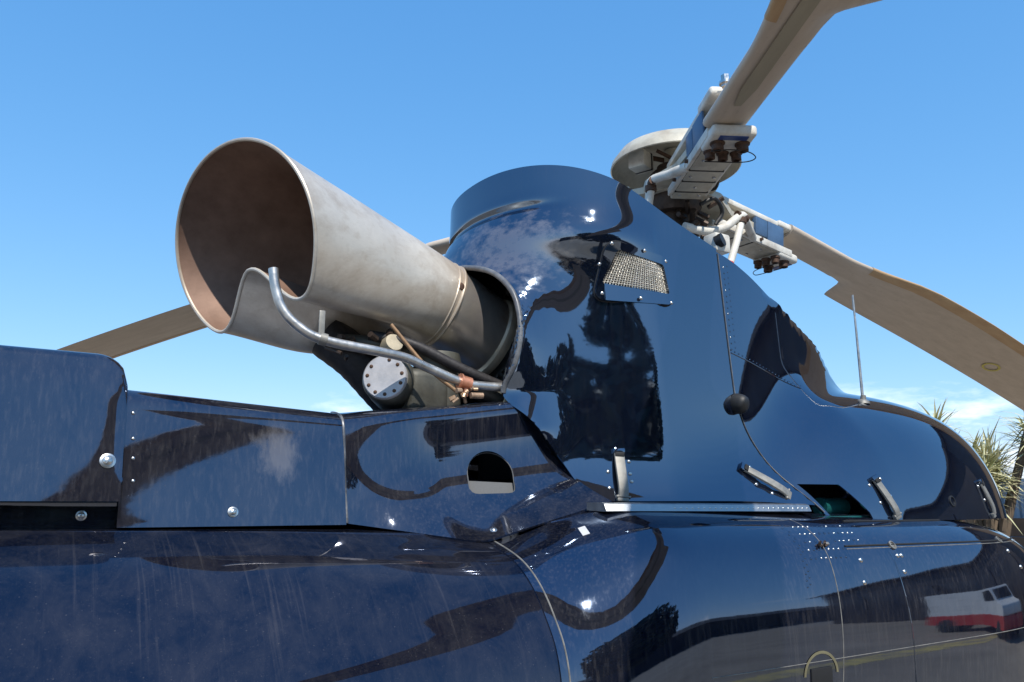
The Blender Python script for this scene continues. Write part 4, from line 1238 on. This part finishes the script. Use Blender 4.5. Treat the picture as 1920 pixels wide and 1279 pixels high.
# ---- spiky pale yucca beside the fence
def yucca(loc, h, label, seed):
    r = random.Random(seed); T = tag(empty('yucca_tree', loc), label, 'yucca')
    bm = bmesh.new(); heads = []
    for k in range(7):
        a = k * .9 + r.random(); rr = r.uniform(.15, .75) * 1.0; hh = h * r.uniform(.62, .98)
        pts = [Vector((0, 0, -.05)), Vector((rr * .25 * math.cos(a), rr * .25 * math.sin(a), hh * .45)), Vector((rr * math.cos(a), rr * math.sin(a), hh))]
        add_tube(bm, catmull(pts, 5), [.10 - .005 * i for i in range(11)], 8); heads.append(pts[-1])
    bm_obj('trunk', bm, M_BARK, T)
    V, Fc = [], []
    for hd in heads:
        for k in range(120):
            a = r.uniform(0, 6.283); el = math.asin(r.uniform(-.55, .98)); L_ = r.uniform(.40, .66); w = r.uniform(.014, .024)
            d = Vector((math.cos(a) * math.cos(el), math.sin(a) * math.cos(el), math.sin(el))); sd_ = d.cross(Vector((0, 0, 1))).normalized()
            b0 = hd + Vector((0, 0, r.uniform(-.35, .12))); sag = r.uniform(.02, .22)
            b_ = len(V)
            for t_ in (0, .35, .7, 1):
                p = b0 + d * L_ * t_ - Vector((0, 0, sag * t_ * t_)); ww = w * (1 - t_ ** 2 * .98); up = d.cross(sd_) * ww * .35
                V += [p - sd_ * ww + up, p, p + sd_ * ww + up]
            for i in range(3):
                o = b_ + 3 * i; Fc += [(o, o + 1, o + 4, o + 3), (o + 1, o + 2, o + 5, o + 4)]
    me = bpy.data.meshes.new('crown'); me.from_pydata([tuple(v) for v in V], [], Fc)
    t = NT('pale_sword_leaves'); n = t.noise(3.2, detail=3)
    t.set(Base_Color=t.mix(t.rng(n, .35, .65), (.30, .31, .14), (.70, .64, .40)), Roughness=.5)
    finish('crown', me, t.m, T, smooth=False)
yucca((11.5, 4.25, 0), 3.1, 'pale spiky yucca growing behind the round nose of the cowling', 4)
yucca((13.2, 5.9, 0), 3.0, 'second yucca half hidden further behind the cowling', 9)

# ---- corrugated grey fence with a brown timber base
fence = tag(empty('fence', (16, 6, 0)), 'blue-grey corrugated metal fence beside the yucca', 'fence')
M_FEN = simple('blue_grey_sheet', (.34, .37, .42), .5, .3, .12, 3)
V, Fc = [], []; n = 48
for i in range(n + 1):
    y = 1.2 * i / n; x = .018 * (1 if (i // 3) % 2 else -1)
    V += [(x, y, .0), (x, y, 2.25)]
for i in range(n): Fc.append((2*i, 2*i+2, 2*i+3, 2*i+1))
p0 = mesh_obj('panel', V, Fc, M_FEN, fence, smooth=False); p0.location = (0, -9.0, 0)
for k in range(1, 18):
    o = p0.copy(); link(o); o.parent = fence; o.location = (0, -9.0 + 1.195 * k, 0)
bm = bmesh.new(); add_box(bm, (.07, .07, 2.3), Matrix.Translation((.06, 0, 1.15)), .005); q0 = bm_obj('post', bm, M_FEN, fence, smooth=False); q0.location = (0, -9, 0)
for k in range(1, 10):
    o = q0.copy(); link(o); o.parent = fence; o.location = (0, -9 + 2.39 * k, 0)
wall = tag(empty('low_wall', (14.5, 5, 0)), 'low brown timber wall in front of the corrugated fence', 'wall')
M_TIM = simple('brown_board', (.17, .10, .065), .7, 0, .3, 4, .3)
bm = bmesh.new(); add_box(bm, (.05, 16, .30), Matrix(), .006); t0 = bm_obj('board', bm, M_TIM, wall, smooth=False); t0.location = (0, 0, .16)
for k in range(1, 5):
    o = t0.copy(); link(o); o.parent = wall; o.location = (.003 * (k % 2), 0, .16 + .31 * k)

# ---- unseen white and red van added for the jumble mirrored in the fuselage side
van = tag(empty('van', (11.2, -4.6, 0)), 'white van with red lower panels added to stand in for people and equipment mirrored in the fuselage', 'van')
M_VW = simple('white_van_paint', (.72, .72, .70), .3, 0, .05, 2); M_VR = simple('red_van_paint', (.50, .035, .03), .35, 0, .1, 2)
M_VG = simple('van_glass', (.02, .025, .03), .1, 0, .1, 2); M_TYRE = simple('tyre_rubber', (.02, .02, .02), .8, 0, .2, 8)
VM = Matrix.Rotation(R_(128), 4, 'Z')
def vpoly(name, poly, w, mat, y=0, bev=.05):
    bm = bmesh.new(); add_prism(bm, rounded(poly, .12, 3), w, VM @ Matrix.Translation((0, y, 0)) @ Matrix.Rotation(R_(90), 4, 'X'))
    return bm_obj(name, bm, mat, van, angle=30)
vpoly('body', [(-2.1, .75), (2.1, .75), (2.1, 1.15), (1.35, 1.30), (.75, 2.0), (-2.1, 2.05)], 1.75, M_VW)
vpoly('lower_panel', [(-2.12, .32), (2.14, .32), (2.14, .78), (-2.12, .78)], 1.78, M_VR)
for sy in (-1, 1):
    vpoly('side_window', [(-.2, 1.38), (1.15, 1.38), (.72, 1.90), (-.2, 1.92)], .03, M_VG, sy * .875)
    for x in (-1.35, 1.35):
        bm = bmesh.new(); add_lathe(bm, [(0, -.1), (.24, -.1), (.32, -.07), (.33, .07), (.24, .1), (0, .1)], VM @ Matrix.Translation((x, sy * .80, .33)) @ Matrix.Rotation(R_(90), 4, 'X'), 28)
        bm_obj('wheel', bm, M_TYRE, van)
bm = bmesh.new(); add_box(bm, (.03, 1.45, .62), VM @ Matrix.Translation((1.085, 0, 1.64)) @ Matrix.Rotation(R_(-41), 4, 'Y'), .01); bm_obj('windscreen', bm, M_VG, van, smooth=False)
